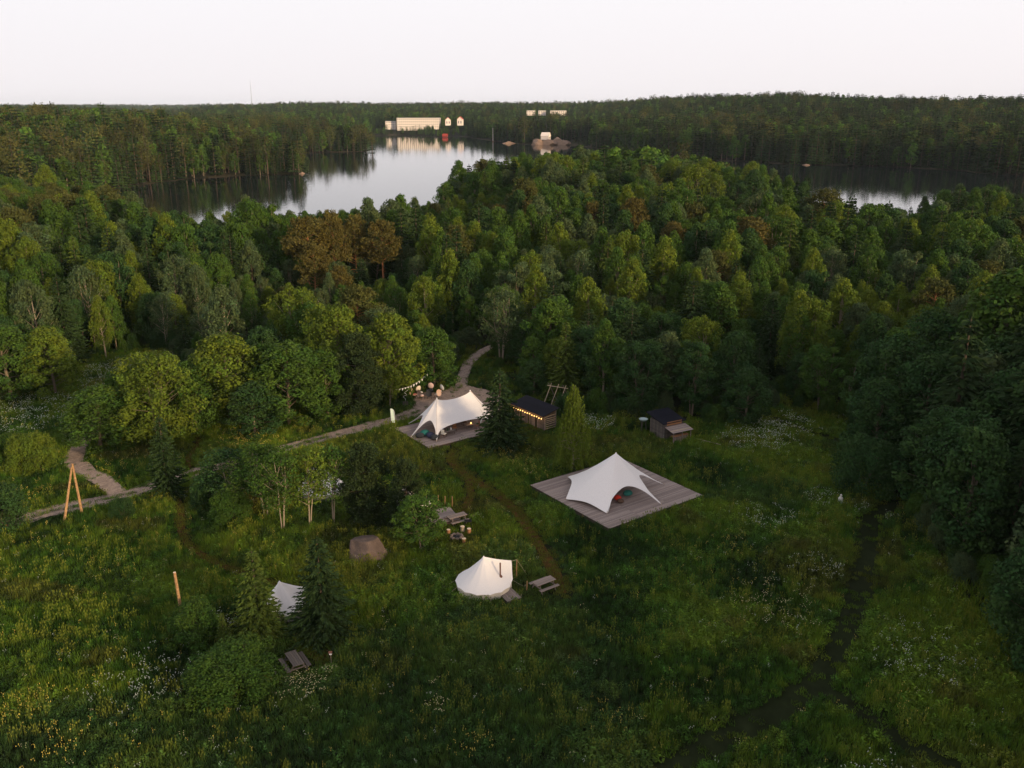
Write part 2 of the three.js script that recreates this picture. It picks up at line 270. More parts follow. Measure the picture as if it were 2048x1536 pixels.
function pine(o = {}) {
  const s = new Soup(), limbs = [], H = 10, base = o.base ?? 0.48, Rr = o.r ?? 2.3, n = o.n ?? 34, bend = R(-0.35, 0.35);
  limbs.push(limb([[0, -0.2, 0], [bend * 0.4, H * 0.35, 0.1], [bend, H * 0.7, -0.1], [bend * 0.8, H * 0.97, 0]], o.trunk ?? 0.17, 0.03, 7));
  for (let k = 0; k < n; k++) {
    const t = (k + 0.5) / n, y = lerp(base, 0.98, t) * H, a = k * 2.4 + R(-0.5, 0.5), rr = Rr * Math.pow(Math.sin(Math.PI * clamp(0.25 + t * 0.70)), 0.7) * R(0.45, 1.1), x = Math.cos(a) * rr + bend * 0.8, z = Math.sin(a) * rr, cr = R(0.55, 0.95) * (o.tuft ?? 1), tone = R(0.8, 1.15), hue = R(0, 0.16);
    limbs.push(limb([[bend * 0.85, y - 0.7, 0], [x * 0.5 + bend * 0.4, y - 0.35, z * 0.5], [x, y, z]], 0.035, 0.01, 4));
    for (let q = 0; q < (o.needles ?? 95); q++) {
      let ux = R(-1, 1), uy = R(-0.55, 1), uz = R(-1, 1); const px = x + R(-1, 1) * cr, py = y + R(-0.4, 0.45) * cr, pz = z + R(-1, 1) * cr, l = R(0.22, 0.42) * (o.tuft ?? 1);
      s.dart([px, py, pz], [px + ux * l, py + uy * l, pz + uz * l], 0.075 * (o.tuft ?? 1), tone * R(0.75, 1.25), hue);
    }
  }
  if (!o.clean) for (let k = 0; k < 7; k++) { const a = R(0, 6.28), y = R(0.25, base) * H, L = R(0.5, 1.3); limbs.push(limb([[0, y, 0], [Math.cos(a) * L * 0.6, y + 0.1, Math.sin(a) * L * 0.6], [Math.cos(a) * L, y - 0.1, Math.sin(a) * L]], 0.03, 0.01, 4)); }
  return { crown: s.geo(), trunk: join(limbs) };
}
function weeping() {
  const s = new Soup(), limbs = [limb([[0, -0.2, 0], [0.15, 4, 0], [0, 7, 0.1], [0.1, 9.3, 0]], 0.16, 0.04)];
  for (let k = 0; k < 460; k++) {
    const t = Math.pow(R(0, 1), 0.8), y0 = lerp(2.0, 9.7, t), a = R(0, 6.28), rr = (0.35 + 2.1 * Math.pow(1 - t, 0.7)) * R(0.3, 1.15) * (0.8 + 0.4 * noise(a * 1.3, t * 4)), x = Math.cos(a) * rr, z = Math.sin(a) * rr, L = Math.min(y0 - 0.25, R(1.0, 3.4)), tone = R(0.8, 1.2);
    if (k % 9 === 0) limbs.push(limb([[0, y0 - 0.9, 0], [x * 0.6, y0 - 0.1, z * 0.6], [x, y0, z]], 0.045, 0.012, 4));
    for (let w = 0; w < L * 7; w++) s.leaf(x + R(-0.13, 0.13) + x * 0.02 * w, y0 - w / 7, z + R(-0.13, 0.13), R(-1, 1), R(-0.5, 0.5), R(-1, 1), R(0.1, 0.2), 0.45, tone * R(0.8, 1.2), R(0, 0.1));
  }
  return { crown: s.geo(), trunk: join(limbs) };
}

// foliage and bark materials: colour of the leaves themselves, save one pine with sunlight painted in, varied from spray to spray
const leafMat = (r, g, b) => new THREE.MeshPhysicalMaterial({ color: rgb(r, g, b), roughness: 1, vertexColors: true, side: THREE.DoubleSide, transmission: 0.2, thickness: 0, specularIntensity: 0.2 });
const farMat = (r, g, b) => new THREE.MeshPhysicalMaterial({ color: rgb(r, g, b), roughness: 1, vertexColors: true, side: THREE.DoubleSide, specularIntensity: 0.2 });
M.leafGreen = leafMat(0.046, 0.094, 0.014); M.leafYellow = leafMat(0.088, 0.130, 0.014); M.leafDark = leafMat(0.030, 0.068, 0.018); M.leafGrey = leafMat(0.060, 0.092, 0.036);
M.spruce = farMat(0.024, 0.046, 0.015); M.spruceLight = farMat(0.055, 0.085, 0.016); M.pine = farMat(0.055, 0.066, 0.020); M.pineSunlit = farMat(0.074, 0.070, 0.021); M.pineDark = farMat(0.024, 0.042, 0.016);  // hand-set pines use a warmer pine copy, low sun painted into its colour
const barkTex = noiseTexture(128, 32, [0.45, 0.45, 0.45], [1, 1, 1], 21, 4);
M.birchBark = std(rgb(0.27, 0.22, 0.16), 0.9); M.greyBark = std(rgb(0.14, 0.11, 0.075), 0.95); M.pineBark = std(rgb(0.36, 0.16, 0.07), 0.95); M.brownBark = std(rgb(0.07, 0.05, 0.035), 0.95);

rnd = rngOf(101);
const KIND = {
  round: [leafyTree({ r: 3.4, clumps: 95, leaves: 135, base: 0.1, profile: round, clumpR: 0.85, leaf: 0.145, trunk: 0.2 }), leafyTree({ r: 3.7, clumps: 100, leaves: 130, base: 0.08, profile: round, clumpR: 0.9, leaf: 0.145, stems: 2 }), leafyTree({ r: 3.1, clumps: 90, leaves: 130, base: 0.1, profile: dome, clumpR: 0.82, leaf: 0.14 })],
  oval: [leafyTree({ r: 2.4, clumps: 80, leaves: 125, base: 0.18, profile: oval, clumpR: 0.75, leaf: 0.14 }), leafyTree({ r: 2.7, clumps: 84, leaves: 115, base: 0.22, profile: oval, clumpR: 0.75, leaf: 0.14, stems: 3 }), leafyTree({ r: 2.1, clumps: 72, leaves: 125, base: 0.24, profile: flame, clumpR: 0.7, leaf: 0.135 })],
  birch: [leafyTree({ r: 2.2, clumps: 56, leaves: 95, base: 0.28, profile: flame, clumpR: 0.62, leaf: 0.125, droop: 5 }), leafyTree({ r: 2.0, clumps: 50, leaves: 95, base: 0.34, profile: flame, clumpR: 0.58, leaf: 0.125, droop: 5, droopLen: 0.8 }), leafyTree({ r: 2.5, clumps: 54, leaves: 85, base: 0.4, profile: oval, clumpR: 0.66, leaf: 0.125, stems: 2, droop: 4 })],
  airy: [leafyTree({ r: 2.9, clumps: 80, leaves: 62, base: 0.34, profile: oval, clumpR: 0.8, leaf: 0.13, stems: 3, trunk: 0.11 }), leafyTree({ r: 2.4, clumps: 66, leaves: 58, base: 0.4, profile: oval, clumpR: 0.8, leaf: 0.13, stems: 2, trunk: 0.10 })],
  spruce: [spruce({ r: 3.0 }), spruce({ r: 2.4, pow: 0.95 }), spruce({ r: 3.4, pow: 0.75 })],
  pine: [pine({ n: 40, needles: 170, base: 0.54, trunk: 0.2 }), pine({ r: 2.6, base: 0.48, n: 44, needles: 170, trunk: 0.2 }), pine({ r: 2.0, base: 0.6, n: 34, needles: 170, trunk: 0.2 })],
  bushyPine: [pine({ r: 2.9, base: 0.05, n: 90, needles: 190, clean: true })],
  weeping: [weeping()],
  bush: [leafyTree({ r: 5.0, clumps: 95, leaves: 170, base: 0.06, profile: dome, clumpR: 1.45, leaf: 0.21, flat: 0.95, stems: 3, trunk: 0.25 }), leafyTree({ r: 6.3, clumps: 110, leaves: 190, base: 0.04, profile: dome, clumpR: 1.6, leaf: 0.20, flat: 0.95, stems: 3, trunk: 0.25 })],
};
console.log('crown triangles', Object.entries(KIND).map(([k, v]) => k + ':' + v.map((q) => q.crown.index.count / 3).join('/')).join(' '));
const BARK = { round: 'greyBark', oval: 'greyBark', birch: 'birchBark', airy: 'birchBark', spruce: 'brownBark', pine: 'pineBark', bushyPine: 'brownBark', weeping: 'birchBark', bush: 'greyBark' };
const NAME = { round: 'leafy_tree', oval: 'leafy_tree', birch: 'birch_tree', airy: 'birch_tree', spruce: 'spruce_tree', pine: 'pine_tree', bushyPine: 'pine_tree', weeping: 'weeping_birch', bush: 'shrub' };
const planted = [];   // [x, z, reach] of the trees set by hand
function plant(kind, variant, mat, x, z, h, w, label, group, turn) {
  const k = KIND[kind][variant % KIND[kind].length], g = thing(NAME[kind], label, { shrub: 'bush', weeping_birch: 'tree' }[NAME[kind]] || 'tree', [x, height(x, z), z], turn ?? R(0, 6.28), group);
  mesh('trunk', k.trunk, M[BARK[kind]], g); mesh('crown', k.crown, M[mat], g);
  const s = h / 10; g.scale.set(s * w, s, s * w);
  return g;
}

// ---------------------------------------------------------------- trees that stand alone or in clumps round the camp
for (const list of Object.values(KIND)) for (const k of list) { k.crown.computeBoundingBox(); const b = k.crown.boundingBox; k.wide = (b.max.x - b.min.x + b.max.z - b.min.z) / 2; k.tall = b.max.y; }
function stand(kind, variant, mat, x, z, h, width, label, group, turn) {
  const k = KIND[kind][variant % KIND[kind].length], s = h / k.tall; planted.push([x, z, width * 0.42]);
  return plant(kind, variant, mat, x, z, s * 10, width / (k.wide * s), label, group, turn);
}
rnd = rngOf(202);
stand('spruce', 0, 'spruce', -1.3, -90.4, 9.6, 7.6, 'large dark spruce standing in front of the white double-peaked tent');
stand('weeping', 0, 'leafYellow', 6.2, -84.4, 9.4, 4.6, 'weeping birch with hanging branches behind the large square deck');
stand('spruce', 2, 'spruce', -33.2, -78.2, 8.5, 5.3, 'spruce beside the gravel path fork, in front of the rounded trees');
stand('bushyPine', 0, 'pineDark', -12.9, -72.2, 8.0, 5.6, 'dark broad pine between the birch thicket and the picnic table deck', null, 0.4);
stand('bushyPine', 0, 'pineDark', -9.3, -70.6, 7.2, 4.2, 'narrower dark pine between the boulder and the small plank deck', null, 2.4);
stand('oval', 1, 'leafGreen', -7.6, -67.4, 5.4, 4.8, 'small two-stemmed leafy tree between the boulder and the log stools', null, 1);
stand('spruce', 1, 'spruceLight', -17.9, -54.4, 7.4, 5.8, 'spruce to the left of the canvas tent hidden between two spruces');
stand('spruce', 0, 'spruce', -13.4, -54.6, 8.2, 6.4, 'broader dark spruce to the right of the canvas tent hidden between two spruces');
stand('spruce', 1, 'spruceLight', -19.9, -52.9, 3.2, 2.0, 'young bright green spruce beside the shrub with the upright pole');
stand('bush', 0, 'leafGreen', -22.2, -53.8, 3.2, 4.2, 'dense green shrub at the foot of the single upright wooden pole');
stand('bush', 1, 'leafGreen', -18.0, -48.6, 3.3, 7.0, 'wide willow shrub beside the weathered picnic table in the near meadow');
stand('bush', 1, 'leafYellow', -49.6, -84.6, 4.2, 5.6, 'yellow-topped willow shrub by the curved gravel path at the left edge');
stand('bush', 0, 'leafGreen', -52.4, -86.0, 4.0, 4.6, 'darker shrub behind the yellow-topped willow shrub at the left edge');
stand('bush', 0, 'leafDark', -45.8, -71.2, 4.6, 5.2, 'dark shrub at the left frame edge below the gravel path');
stand('bush', 1, 'leafDark', -35.6, -73.4, 2.2, 2.6, 'low green shrub on the small gravel patch near the fork');
stand('round', 0, 'leafGreen', -64.4, -108.0, 9.8, 10.2, 'large rounded tree at the left frame edge of the flowery clearing');
stand('round', 2, 'leafYellow', -59.6, -109.8, 9.2, 7.8, 'rounded tree right of its larger twin at the left clearing edge');
stand('round', 2, 'leafGreen', -45.2, -90.4, 7.4, 8.4, 'leafy tree at the left end of the row of rounded trees', 'rounded trees above the gravel path');
stand('round', 1, 'leafYellow', -39.0, -91.2, 10.8, 10.6, 'broad yellow-green rounded tree behind the spruce at the path fork', 'rounded trees above the gravel path');
stand('round', 0, 'leafGreen', -43.6, -95.0, 8.1, 8.4, 'rounded tree peeking out behind the two leftmost trees of the row', 'rounded trees above the gravel path');
stand('round', 0, 'leafYellow', -33.6, -99.4, 11.0, 11.1, 'tall yellow-topped rounded tree at the middle of the row above the path', 'rounded trees above the gravel path');
stand('round', 2, 'leafGreen', -26.4, -98.0, 10.4, 9.8, 'rounded green tree of the row, just left of the dark pine clump', 'rounded trees above the gravel path');
stand('oval', 0, 'leafGreen', -30.2, -101.5, 9.3, 6.6, 'slimmer tree squeezed between two rounded trees of the row', 'rounded trees above the gravel path');
stand('round', 1, 'leafGreen', -36.4, -95.6, 8.4, 8.6, 'full green tree filling the gap between the two broadest rounded trees', 'rounded trees above the gravel path');
stand('round', 2, 'leafDark', -29.6, -95.2, 6.6, 7.0, 'low dark tree in front between two rounded trees of the row', 'rounded trees above the gravel path');
stand('round', 0, 'leafGreen', -22.4, -101.4, 8.6, 7.6, 'green tree pressed against the left side of the dark grey-green pine', 'rounded trees above the gravel path');
stand('bushyPine', 0, 'pineDark', -18.6, -101.8, 10.6, 7.4, 'dark grey-green pine amid the bright rounded trees left of the bunting', null, 3.6);
stand('round', 1, 'leafYellow', -22.6, -106.4, 12.9, 10.5, 'tall rounded tree with a bright top behind the dark grey-green pine');
stand('round', 0, 'leafYellow', -15.4, -107.8, 11.6, 9.2, 'bright rounded tree behind the string of white pennants');
stand('round', 2, 'leafYellow', -21.8, -130, 8.4, 6.6, 'dome-topped bright tree standing clear above the rounded row');
stand('round', 2, 'leafGreen', -10.4, -113.4, 8.5, 7.2, 'rounded tree by the narrow path where it enters the wood');
stand('airy', 1, 'leafYellow', -15.3, -104.6, 5.6, 3.2, 'slim small tree with bare stems at the left end of the pennants');
stand('birch', 0, 'leafYellow', -60.5, -126.8, 9.8, 3.8, 'slender bright birch standing before the wood beyond the flowery clearing');
for (const [i, [x, z, h, w, v, m, side]] of [[-25.8, -74.6, 6.2, 6.0, 1, 'leafDark', 'leftmost and lowest'], [-22.6, -73.8, 7.6, 6.2, 0, 'leafGreen', 'second from the left'], [-20.4, -71.0, 8.2, 6.0, 0, 'leafGreen', 'front, thick-stemmed'], [-18.2, -71.6, 7.8, 5.2, 1, 'leafYellow', 'single pale-stemmed'], [-16.2, -72.4, 7.4, 5.0, 1, 'leafGreen', 'rightmost, twin-stemmed']].entries())
  stand('airy', v, m, x, z, h, w, `${side} birch of the thicket that half hides a white tent`, 'birch thicket in front of the hidden tent', i * 1.3);
stand('bush', 0, 'leafDark', -28.0, -75.8, 3.8, 4.4, 'dark shrub at the left foot of the birch thicket');
stand('bush', 1, 'leafGreen', -25.4, -72.6, 3.2, 4.4, 'low shrub in front of the birch thicket by the worn trail');
stand('bush', 1, 'leafDark', 34.2, -79.2, 6.0, 7.2, 'rounded dark shrub at the right meadow edge behind the small garden statue');
stand('round', 2, 'leafDark', 2.8, -109.6, 5.0, 4.4, 'small leafy tree behind the long shed with the string lights');
stand('bush', 0, 'leafDark', 6.8, -101.6, 3.2, 4.0, 'dark shrub under the leaning pole frame');
stand('round', 1, 'leafDark', 15.4, -102.4, 9.4, 8.2, 'dark broad tree at the wood edge left of the small hut');
stand('round', 0, 'leafDark', 27.4, -97.6, 7.2, 6.4, 'dark rounded tree at the wood edge right of the small hut');
stand('oval', 1, 'leafDark', 21.8, -101.4, 9.6, 6.0, 'dark tree directly behind the small hut');
// pines that catch the evening light
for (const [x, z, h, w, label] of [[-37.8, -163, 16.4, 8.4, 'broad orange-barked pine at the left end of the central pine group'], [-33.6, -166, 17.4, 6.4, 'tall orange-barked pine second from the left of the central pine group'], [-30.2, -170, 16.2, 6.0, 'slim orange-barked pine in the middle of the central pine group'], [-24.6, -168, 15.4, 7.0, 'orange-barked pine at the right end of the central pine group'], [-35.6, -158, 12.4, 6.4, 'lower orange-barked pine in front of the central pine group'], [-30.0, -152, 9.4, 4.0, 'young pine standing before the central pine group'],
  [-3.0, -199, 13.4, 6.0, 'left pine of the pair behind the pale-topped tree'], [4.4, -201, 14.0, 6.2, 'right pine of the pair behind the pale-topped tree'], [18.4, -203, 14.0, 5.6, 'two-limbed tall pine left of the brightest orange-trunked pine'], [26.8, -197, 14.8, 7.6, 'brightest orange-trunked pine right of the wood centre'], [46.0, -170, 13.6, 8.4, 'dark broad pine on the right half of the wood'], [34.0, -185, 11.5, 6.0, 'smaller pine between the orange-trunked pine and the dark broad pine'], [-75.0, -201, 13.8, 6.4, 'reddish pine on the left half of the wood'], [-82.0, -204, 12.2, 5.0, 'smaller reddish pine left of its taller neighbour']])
  stand('pine', Math.floor(R(0, 3)), 'pineSunlit', x, z, h * (x > -10 ? 1.22 : 1.06), w * 1.08, label, 'pines with sunlit orange trunks in the wood');
stand('round', 0, 'leafGrey', 6.4, -158, 12.6, 6.8, 'pale-topped leafy tree in the middle of the wood');

// ---------------------------------------------------------------- the wood between camp and lake
const KEEP_CLEAR = [[16.5, -96, 5.5], [2.5, -100, 5], [6, -104, 2.5], [-6, -98, 6.5], [-10.5, -109, 3], [10, -79, 10]];
const nearPath = (x, z) => Math.min(lineDist(PATH_MAIN, x, z), lineDist(PATH_UP, x, z), lineDist(PATH_SIDE, x, z));
const ahead = (x, z, margin = 0) => -z > 0 && Math.abs(x) < -z * 0.62 + margin;
const individuals = { leafy: [], birch: [], spruce: [], pine: [] }, mass = [];
rnd = rngOf(303);
function speciesAt(x, z) {
  const d = Math.hypot(x, z), s = lakeSide(x, z), n = fbm(x / 40 + 9, z / 40), q = rnd();
  if (d < 330) {
    if (x < -0.40 * -z && d > 210) return q < 0.34 ? 'birch' : q < 0.55 ? 'pine' : q < 0.72 ? 'spruce' : 'oval';
    if (x > 29 && z > -104) return q < 0.3 ? 'spruce' : q < 0.65 ? 'oval' : 'round';
    return q < 0.20 + 0.18 * n ? 'oval' : q < 0.44 ? 'round' : q < 0.80 ? 'birch' : q < 0.955 ? 'spruce' : q < 0.97 ? 'pine' : 'airy';
  }
  if (Math.hypot(x - 42, z + 372) < 95) return q < 0.5 ? 'oval' : q < 0.75 ? 'birch' : q < 0.88 ? 'round' : x > 75 ? 'pine' : 'spruce';
  const leaf = n > 0.56 ? 0.7 : n > 0.46 ? 0.35 : 0.12;
  return q < leaf ? (rnd() < 0.5 ? 'birch' : 'oval') : rnd() < (x > 0 || d > 1000 ? 0.9 : 0.7) ? 'spruce' : 'pine';
}
function woodTree(x, z, d) {
  const kind = speciesAt(x, z);
  let h = d < 330 ? lerp(9.0, 14.5, smooth(105, 210, d)) : 17.5;
  if (Math.hypot(x - 42, z + 372) < 95) h = 16.5; else if (d > 225 && x > 40) h = x > 125 ? 13.5 : x > 58 ? 8 : 11; else if (d > 200 && d < 330 && x < 0 && x > -0.42 * -z) h = 10;
  if (x > 30 && z > -100 && d < 140) h = lerp(11, 16.5, smooth(34, 50, x));
  if ((x > -50 && x < -14 && z > -162 && z < -118) || (x > 10 && x < 36 && z > -192 && z < -168)) h *= 0.62;
  h *= R(0.66, 1.22) * (kind === 'spruce' ? 1.15 : kind === 'birch' ? 1.12 : kind === 'pine' ? 1.12 : kind === 'round' ? 0.82 : 1);
  return { kind, x, z, h, d, v: Math.floor(R(0, 3)), q: rnd(), turn: R(0, 6.28), w: R(0.88, 1.15) * (d > 135 ? 0.84 : 1) };
}
{
  const step = 4.15, wood = [];
  for (let z = -336; z < 34; z += step) for (let x = -230; x < 235; x += step) {
    const px = x + R(-0.45, 0.45) * step, pz = z + R(-0.45, 0.45) * step, d = Math.hypot(px, pz);
    const flank = px > 30 && px < 90 && pz > -120;        // the wood goes on to the right of the frame
    if (!(ahead(px, pz, 14) || flank) || d < 36 || d > 335 || inPoly(MEADOW, px, pz)) continue;
    if (pz > -100 && px < 30) continue;
    if (px < -66 && pz > -112 && pz > -140 + (px + 66) * -0.3) continue;
    if (nearPath(px, pz) < 3.2 || (d > 200 && lakeSide(px, pz) < 3)) continue;
    if (planted.some(([a, b, r]) => Math.hypot(px - a, pz - b) < r * 0.8 + 0.6) || KEEP_CLEAR.some(([a, b, r]) => Math.hypot(px - a, pz - b) < r)) continue;
    if (d < 135 && rnd() < 0.22) continue;
    wood.push(woodTree(px, pz, d));
  }
  wood.sort((a, b) => a.d - b.d);
  for (const t of wood) {
    const fam = t.kind === 'round' || t.kind === 'oval' ? 'leafy' : t.kind === 'birch' || t.kind === 'airy' ? 'birch' : t.kind;
    const most = { leafy: 245, birch: 260, spruce: 120, pine: 120 }[fam];
    if (ahead(t.x, t.z, -4) && t.d < 240 && individuals[fam].length < most) individuals[fam].push(t); else mass.push(t);
  }
  console.log('wood', wood.length, 'individuals', Object.values(individuals).map((l) => l.length).join(' '));
}
const tintOf = (t) => ({ spruce: t.q < 0.85 ? 'spruce' : 'spruceLight', pine: 'pine', birch: t.q < 0.5 ? 'leafGreen' : t.q < 0.8 ? 'leafYellow' : 'leafGrey', airy: 'leafGrey', oval: t.q < 0.45 ? 'leafGreen' : t.q < 0.8 ? 'leafDark' : 'leafGrey', round: t.q < 0.45 || t.x > 29 && t.z > -104 ? 'leafDark' : t.q < 0.75 ? 'leafGreen' : 'leafYellow' })[t.kind];  // round trees of the right-edge wood always take leafDark, painting in their shade
function zoneOf(t) {
  if (t.x > 29 && t.z > -104) return ['in the dark wood along the right edge of the meadow', 'wood along the right edge of the meadow'];
  const u = t.x / -t.z;
  if (t.d < 150) return u < -0.42 ? ['in the wood edge at the far left of the clearing', 'wood edge at the far left of the clearing'] : u < -0.2 ? ['in the wood edge beyond the left clearing', 'wood edge beyond the left clearing'] : u < 0.02 ? ['in the wood beside the narrow path', 'wood beside the narrow path'] : u < 0.2 ? ['in the dark wood behind the long shed and hut', 'wood behind the shed and hut'] : ['in the wood beyond the white flowers', 'wood beyond the white flowers'];
  const deep = t.d > 195 ? ['deep ', 'deep '] : ['', '']; return u < -0.40 ? [deep[0] + 'in the wood at the left frame edge', deep[1] + 'wood at the left frame edge'] : u < -0.24 ? [deep[0] + 'in the wood left of the central pine group', deep[1] + 'wood left of the central pines'] : u < -0.1 ? [deep[0] + 'in the wood right behind the central pine group', deep[1] + 'wood behind the central pines'] : u < 0.03 ? ['in the wood right of the central pine group', 'wood right of the central pines'] : u < 0.24 ? [deep[0] + 'in the wood around the brightest orange-trunked pine', deep[1] + 'wood around the bright pine'] : u < 0.4 ? [deep[0] + 'in the wood below the right arm of the lake', deep[1] + 'wood below the right arm of the lake'] : [deep[0] + 'in the wood at the right frame edge', deep[1] + 'wood at the right frame edge'];
}
for (const t of Object.values(individuals).flat()) {
  const [where, group] = zoneOf(t), what = { round: 'rounded leafy tree', oval: 'upright leafy tree', birch: 'slender birch', airy: 'thin bare-stemmed birch', spruce: 'pointed spruce', pine: 'orange-barked pine' }[t.kind];
  plant(t.kind, t.v, tintOf(t), t.x, t.z, t.h, t.w, [t.h > 15 ? 'tall' : t.h < 9 ? 'small' : '', { leafYellow: 'yellow-green', leafDark: 'dark', leafGrey: 'greyish', spruceLight: 'light green' }[tintOf(t)] || '', what, where].filter(Boolean).join(' '), `${what} group, ${group}`, t.turn);
}
function instances(name, label, geo, mat, list) {
  // list: [x, y, z, turn, sx, sy, sz, [r, g, b]?]
  if (!list.length) return;
  const im = new THREE.InstancedMesh(geo, mat, list.length), m = new THREE.Matrix4(), q = new THREE.Quaternion(), up = V(0, 1, 0), c = new THREE.Color();
  list.forEach((t, i) => { m.compose(V(t[0], t[1], t[2]), q.setFromAxisAngle(up, t[3]), V(t[4], t[5], t[6])); im.setMatrixAt(i, m); if (t[7]) im.setColorAt(i, c.setRGB(...t[7])); });
  im.name = numbered(name); im.castShadow = im.receiveShadow = true; im.userData.kind = 'stuff'; im.userData.label = label; scene.add(im); return im;
}
// woodland behind and beside those, as one mass per kind of crown
{
  const bins = new Map();
  for (const t of mass) { const k = t.kind + (t.v % KIND[t.kind].length) + tintOf(t); if (!bins.has(k)) bins.set(k, []); bins.get(k).push(t); }
  for (const list of bins.values()) { const t0 = list[0], k = KIND[t0.kind][t0.v % KIND[t0.kind].length], rows = list.map((t) => [t.x, height(t.x, t.z), t.z, t.turn, t.h / 10 * t.w, t.h / 10, t.h / 10 * t.w]); instances('woodland', 'dense woodland between the camp and the lake', k.crown, M[tintOf(t0)], rows); instances('woodland_trunks', 'trunks of the dense woodland', k.trunk, M[BARK[t0.kind]], rows); }
}
// far forest
rnd = rngOf(404);
{
  const far = {
    spruce: [spruce({ r: 1.9, levels: 13, nb: 7, step: 0.75, spray: 0.85 }), spruce({ r: 1.6, levels: 12, nb: 6, step: 0.75, spray: 0.8, pow: 0.7 })],
    pine: [pine({ r: 1.7, base: 0.35, n: 16, needles: 26, tuft: 1.9, clean: true }), pine({ r: 1.5, base: 0.42, n: 14, needles: 26, tuft: 1.9, clean: true })],
    leaf: [leafyTree({ r: 2.1, clumps: 22, leaves: 26, base: 0.14, profile: oval, clumpR: 0.95, leaf: 0.42 }), leafyTree({ r: 1.8, clumps: 20, leaves: 26, base: 0.2, profile: flame, clumpR: 0.85, leaf: 0.4 })],
  };
    const bins = {}, add = (x, z, h, near) => {
    const s = speciesAt(x, z), f = s === 'spruce' ? 'spruce' : s === 'pine' ? 'pine' : 'leaf', v = rnd() < 0.5 ? 0 : 1, k = (near ? 'shore' : 'far') + f + v, y = height(x, z), hh = h * (rnd() < 0.12 ? R(1.15, 1.45) : R(0.6, 1.2)) * (f === 'leaf' ? 0.84 : 1), w = hh / 10 * R(0.85, 1.2) * (near ? 1.0 : 0.98), t = R(0.55, 1.45) * (0.75 + 0.5 * noise(x / 60 + 30, z / 90));
    (bins[k] ??= { f, v, rows: [], near }).rows.push([x, y - 0.2, z, R(0, 6.28), w, hh / 10, w, [t * R(0.92, 1.1), t, t * R(0.88, 1.08)]]);
  };
  const OPEN = [[-150, -1400, 60, 26], [-88, -1386, 26, 26], [46, -1022, 30, 22], [60, -1640, 50, 40], [700, -1480, 20, 50]];   // clearings round the far buildings: x, z, half width, half depth
  const open = (x, z) => OPEN.some(([a, b, c, d]) => Math.abs(x - a) < c && Math.abs(z - b) < d);
  for (let z = -330; z > -1150; z -= 5.2) for (let x = z * 0.66; x < -z * 0.66; x += 5.2) { const px = x + R(-2.4, 2.4), pz = z + R(-2.4, 2.4); if (Math.hypot(px, pz) < 335 || lakeSide(px, pz) < 2.5 || open(px, pz)) continue; add(px, pz, Math.hypot(px - 42, pz + 372) < 95 && px < 88 ? 16.5 : Math.abs(px - 46) < 45 && pz > -1040 && pz < -960 ? 6 : pz > -460 && px > 60 ? (px < 125 ? 8 : 12) : 19, true); }
  for (let z = -1150; z > -2900; z -= 8.8) for (let x = z * 0.64; x < -z * 0.64; x += 8.8) { const px = x + R(-4, 4), pz = z + R(-4, 4); if (lakeSide(px, pz) < 3 || open(px, pz)) continue; const view = (px > -215 && px < -55 && pz > -1400) || (px > 0 && px < 120 && pz > -1660 && pz < -1480); add(px, pz, view ? 11 : 19, false); }
  for (let z = -2900; z > -6200; z -= 24) for (let x = z * 0.64; x < -z * 0.64; x += 20) add(x + R(-10, 10), z + R(-10, 10), 24, false);
  let n = 0; for (const b of Object.values(bins)) { n += b.rows.length; const m = { spruce: M.spruce, pine: M.pine, leaf: M.leafGreen }[b.f]; instances('forest', b.near ? 'forest round the lake shores' : 'distant forest on the far hills', far[b.f][b.v].crown, m, b.rows); if (b.near) instances('forest_trunks', 'trunks of the forest round the lake', far[b.f][b.v].trunk, { spruce: M.brownBark, pine: M.brownBark, leaf: M.greyBark }[b.f], b.rows.map((r) => r.slice(0, 7))); }
  console.log('far trees', n);
}

// ---------------------------------------------------------------- materials of the camp
const woodTex = noiseTexture(256, 64, [0.55, 0.52, 0.50], [1, 1, 1], 31, 10);
const woodTone = (r, g, b) => std(rgb(r, g, b), 0.85, { map: woodTex });
M.deck = [woodTone(0.46, 0.37, 0.34), woodTone(0.53, 0.43, 0.39), woodTone(0.40, 0.32, 0.29), woodTone(0.49, 0.41, 0.38), woodTone(0.35, 0.28, 0.26)];
M.deckDark = woodTone(0.12, 0.09, 0.07); M.greyWood = [woodTone(0.36, 0.29, 0.26), woodTone(0.42, 0.34, 0.30), woodTone(0.30, 0.25, 0.22)];
M.oldWood = [woodTone(0.17, 0.15, 0.14), woodTone(0.21, 0.18, 0.16), woodTone(0.14, 0.12, 0.11)];
M.pole = woodTone(0.55, 0.33, 0.15); M.log = woodTone(0.60, 0.30, 0.14); M.logEnd = std(rgb(0.68, 0.52, 0.36), 0.9); M.palelog = woodTone(0.60, 0.50, 0.36);
const clothTex = noiseTexture(256, 16, [0.96, 0.96, 0.96], [1, 1, 1], 41);
M.canvas = new THREE.MeshPhysicalMaterial({ color: rgb(0.90, 0.85, 0.83), roughness: 0.95, map: clothTex, side: THREE.DoubleSide, transmission: 0.06, thickness: 0 });
M.canvasCream = new THREE.MeshPhysicalMaterial({ color: rgb(0.74, 0.66, 0.56), roughness: 0.95, map: clothTex, side: THREE.DoubleSide, transmission: 0.06, thickness: 0 });
M.mud = std(rgb(0.50, 0.38, 0.29), 1); M.rope = std(rgb(0.45, 0.38, 0.28), 1); M.blackMetal = std(rgb(0.02, 0.02, 0.022), 0.5, { metalness: 0.6 }); M.rust = std(rgb(0.16, 0.07, 0.045), 0.8);
M.roofFelt = new THREE.MeshPhysicalMaterial({ color: rgb(0.012, 0.013, 0.022), roughness: 0.95, specularIntensity: 0.3, map: noiseTexture(128, 32, [0.7, 0.7, 0.7], [1, 1, 1], 51) });
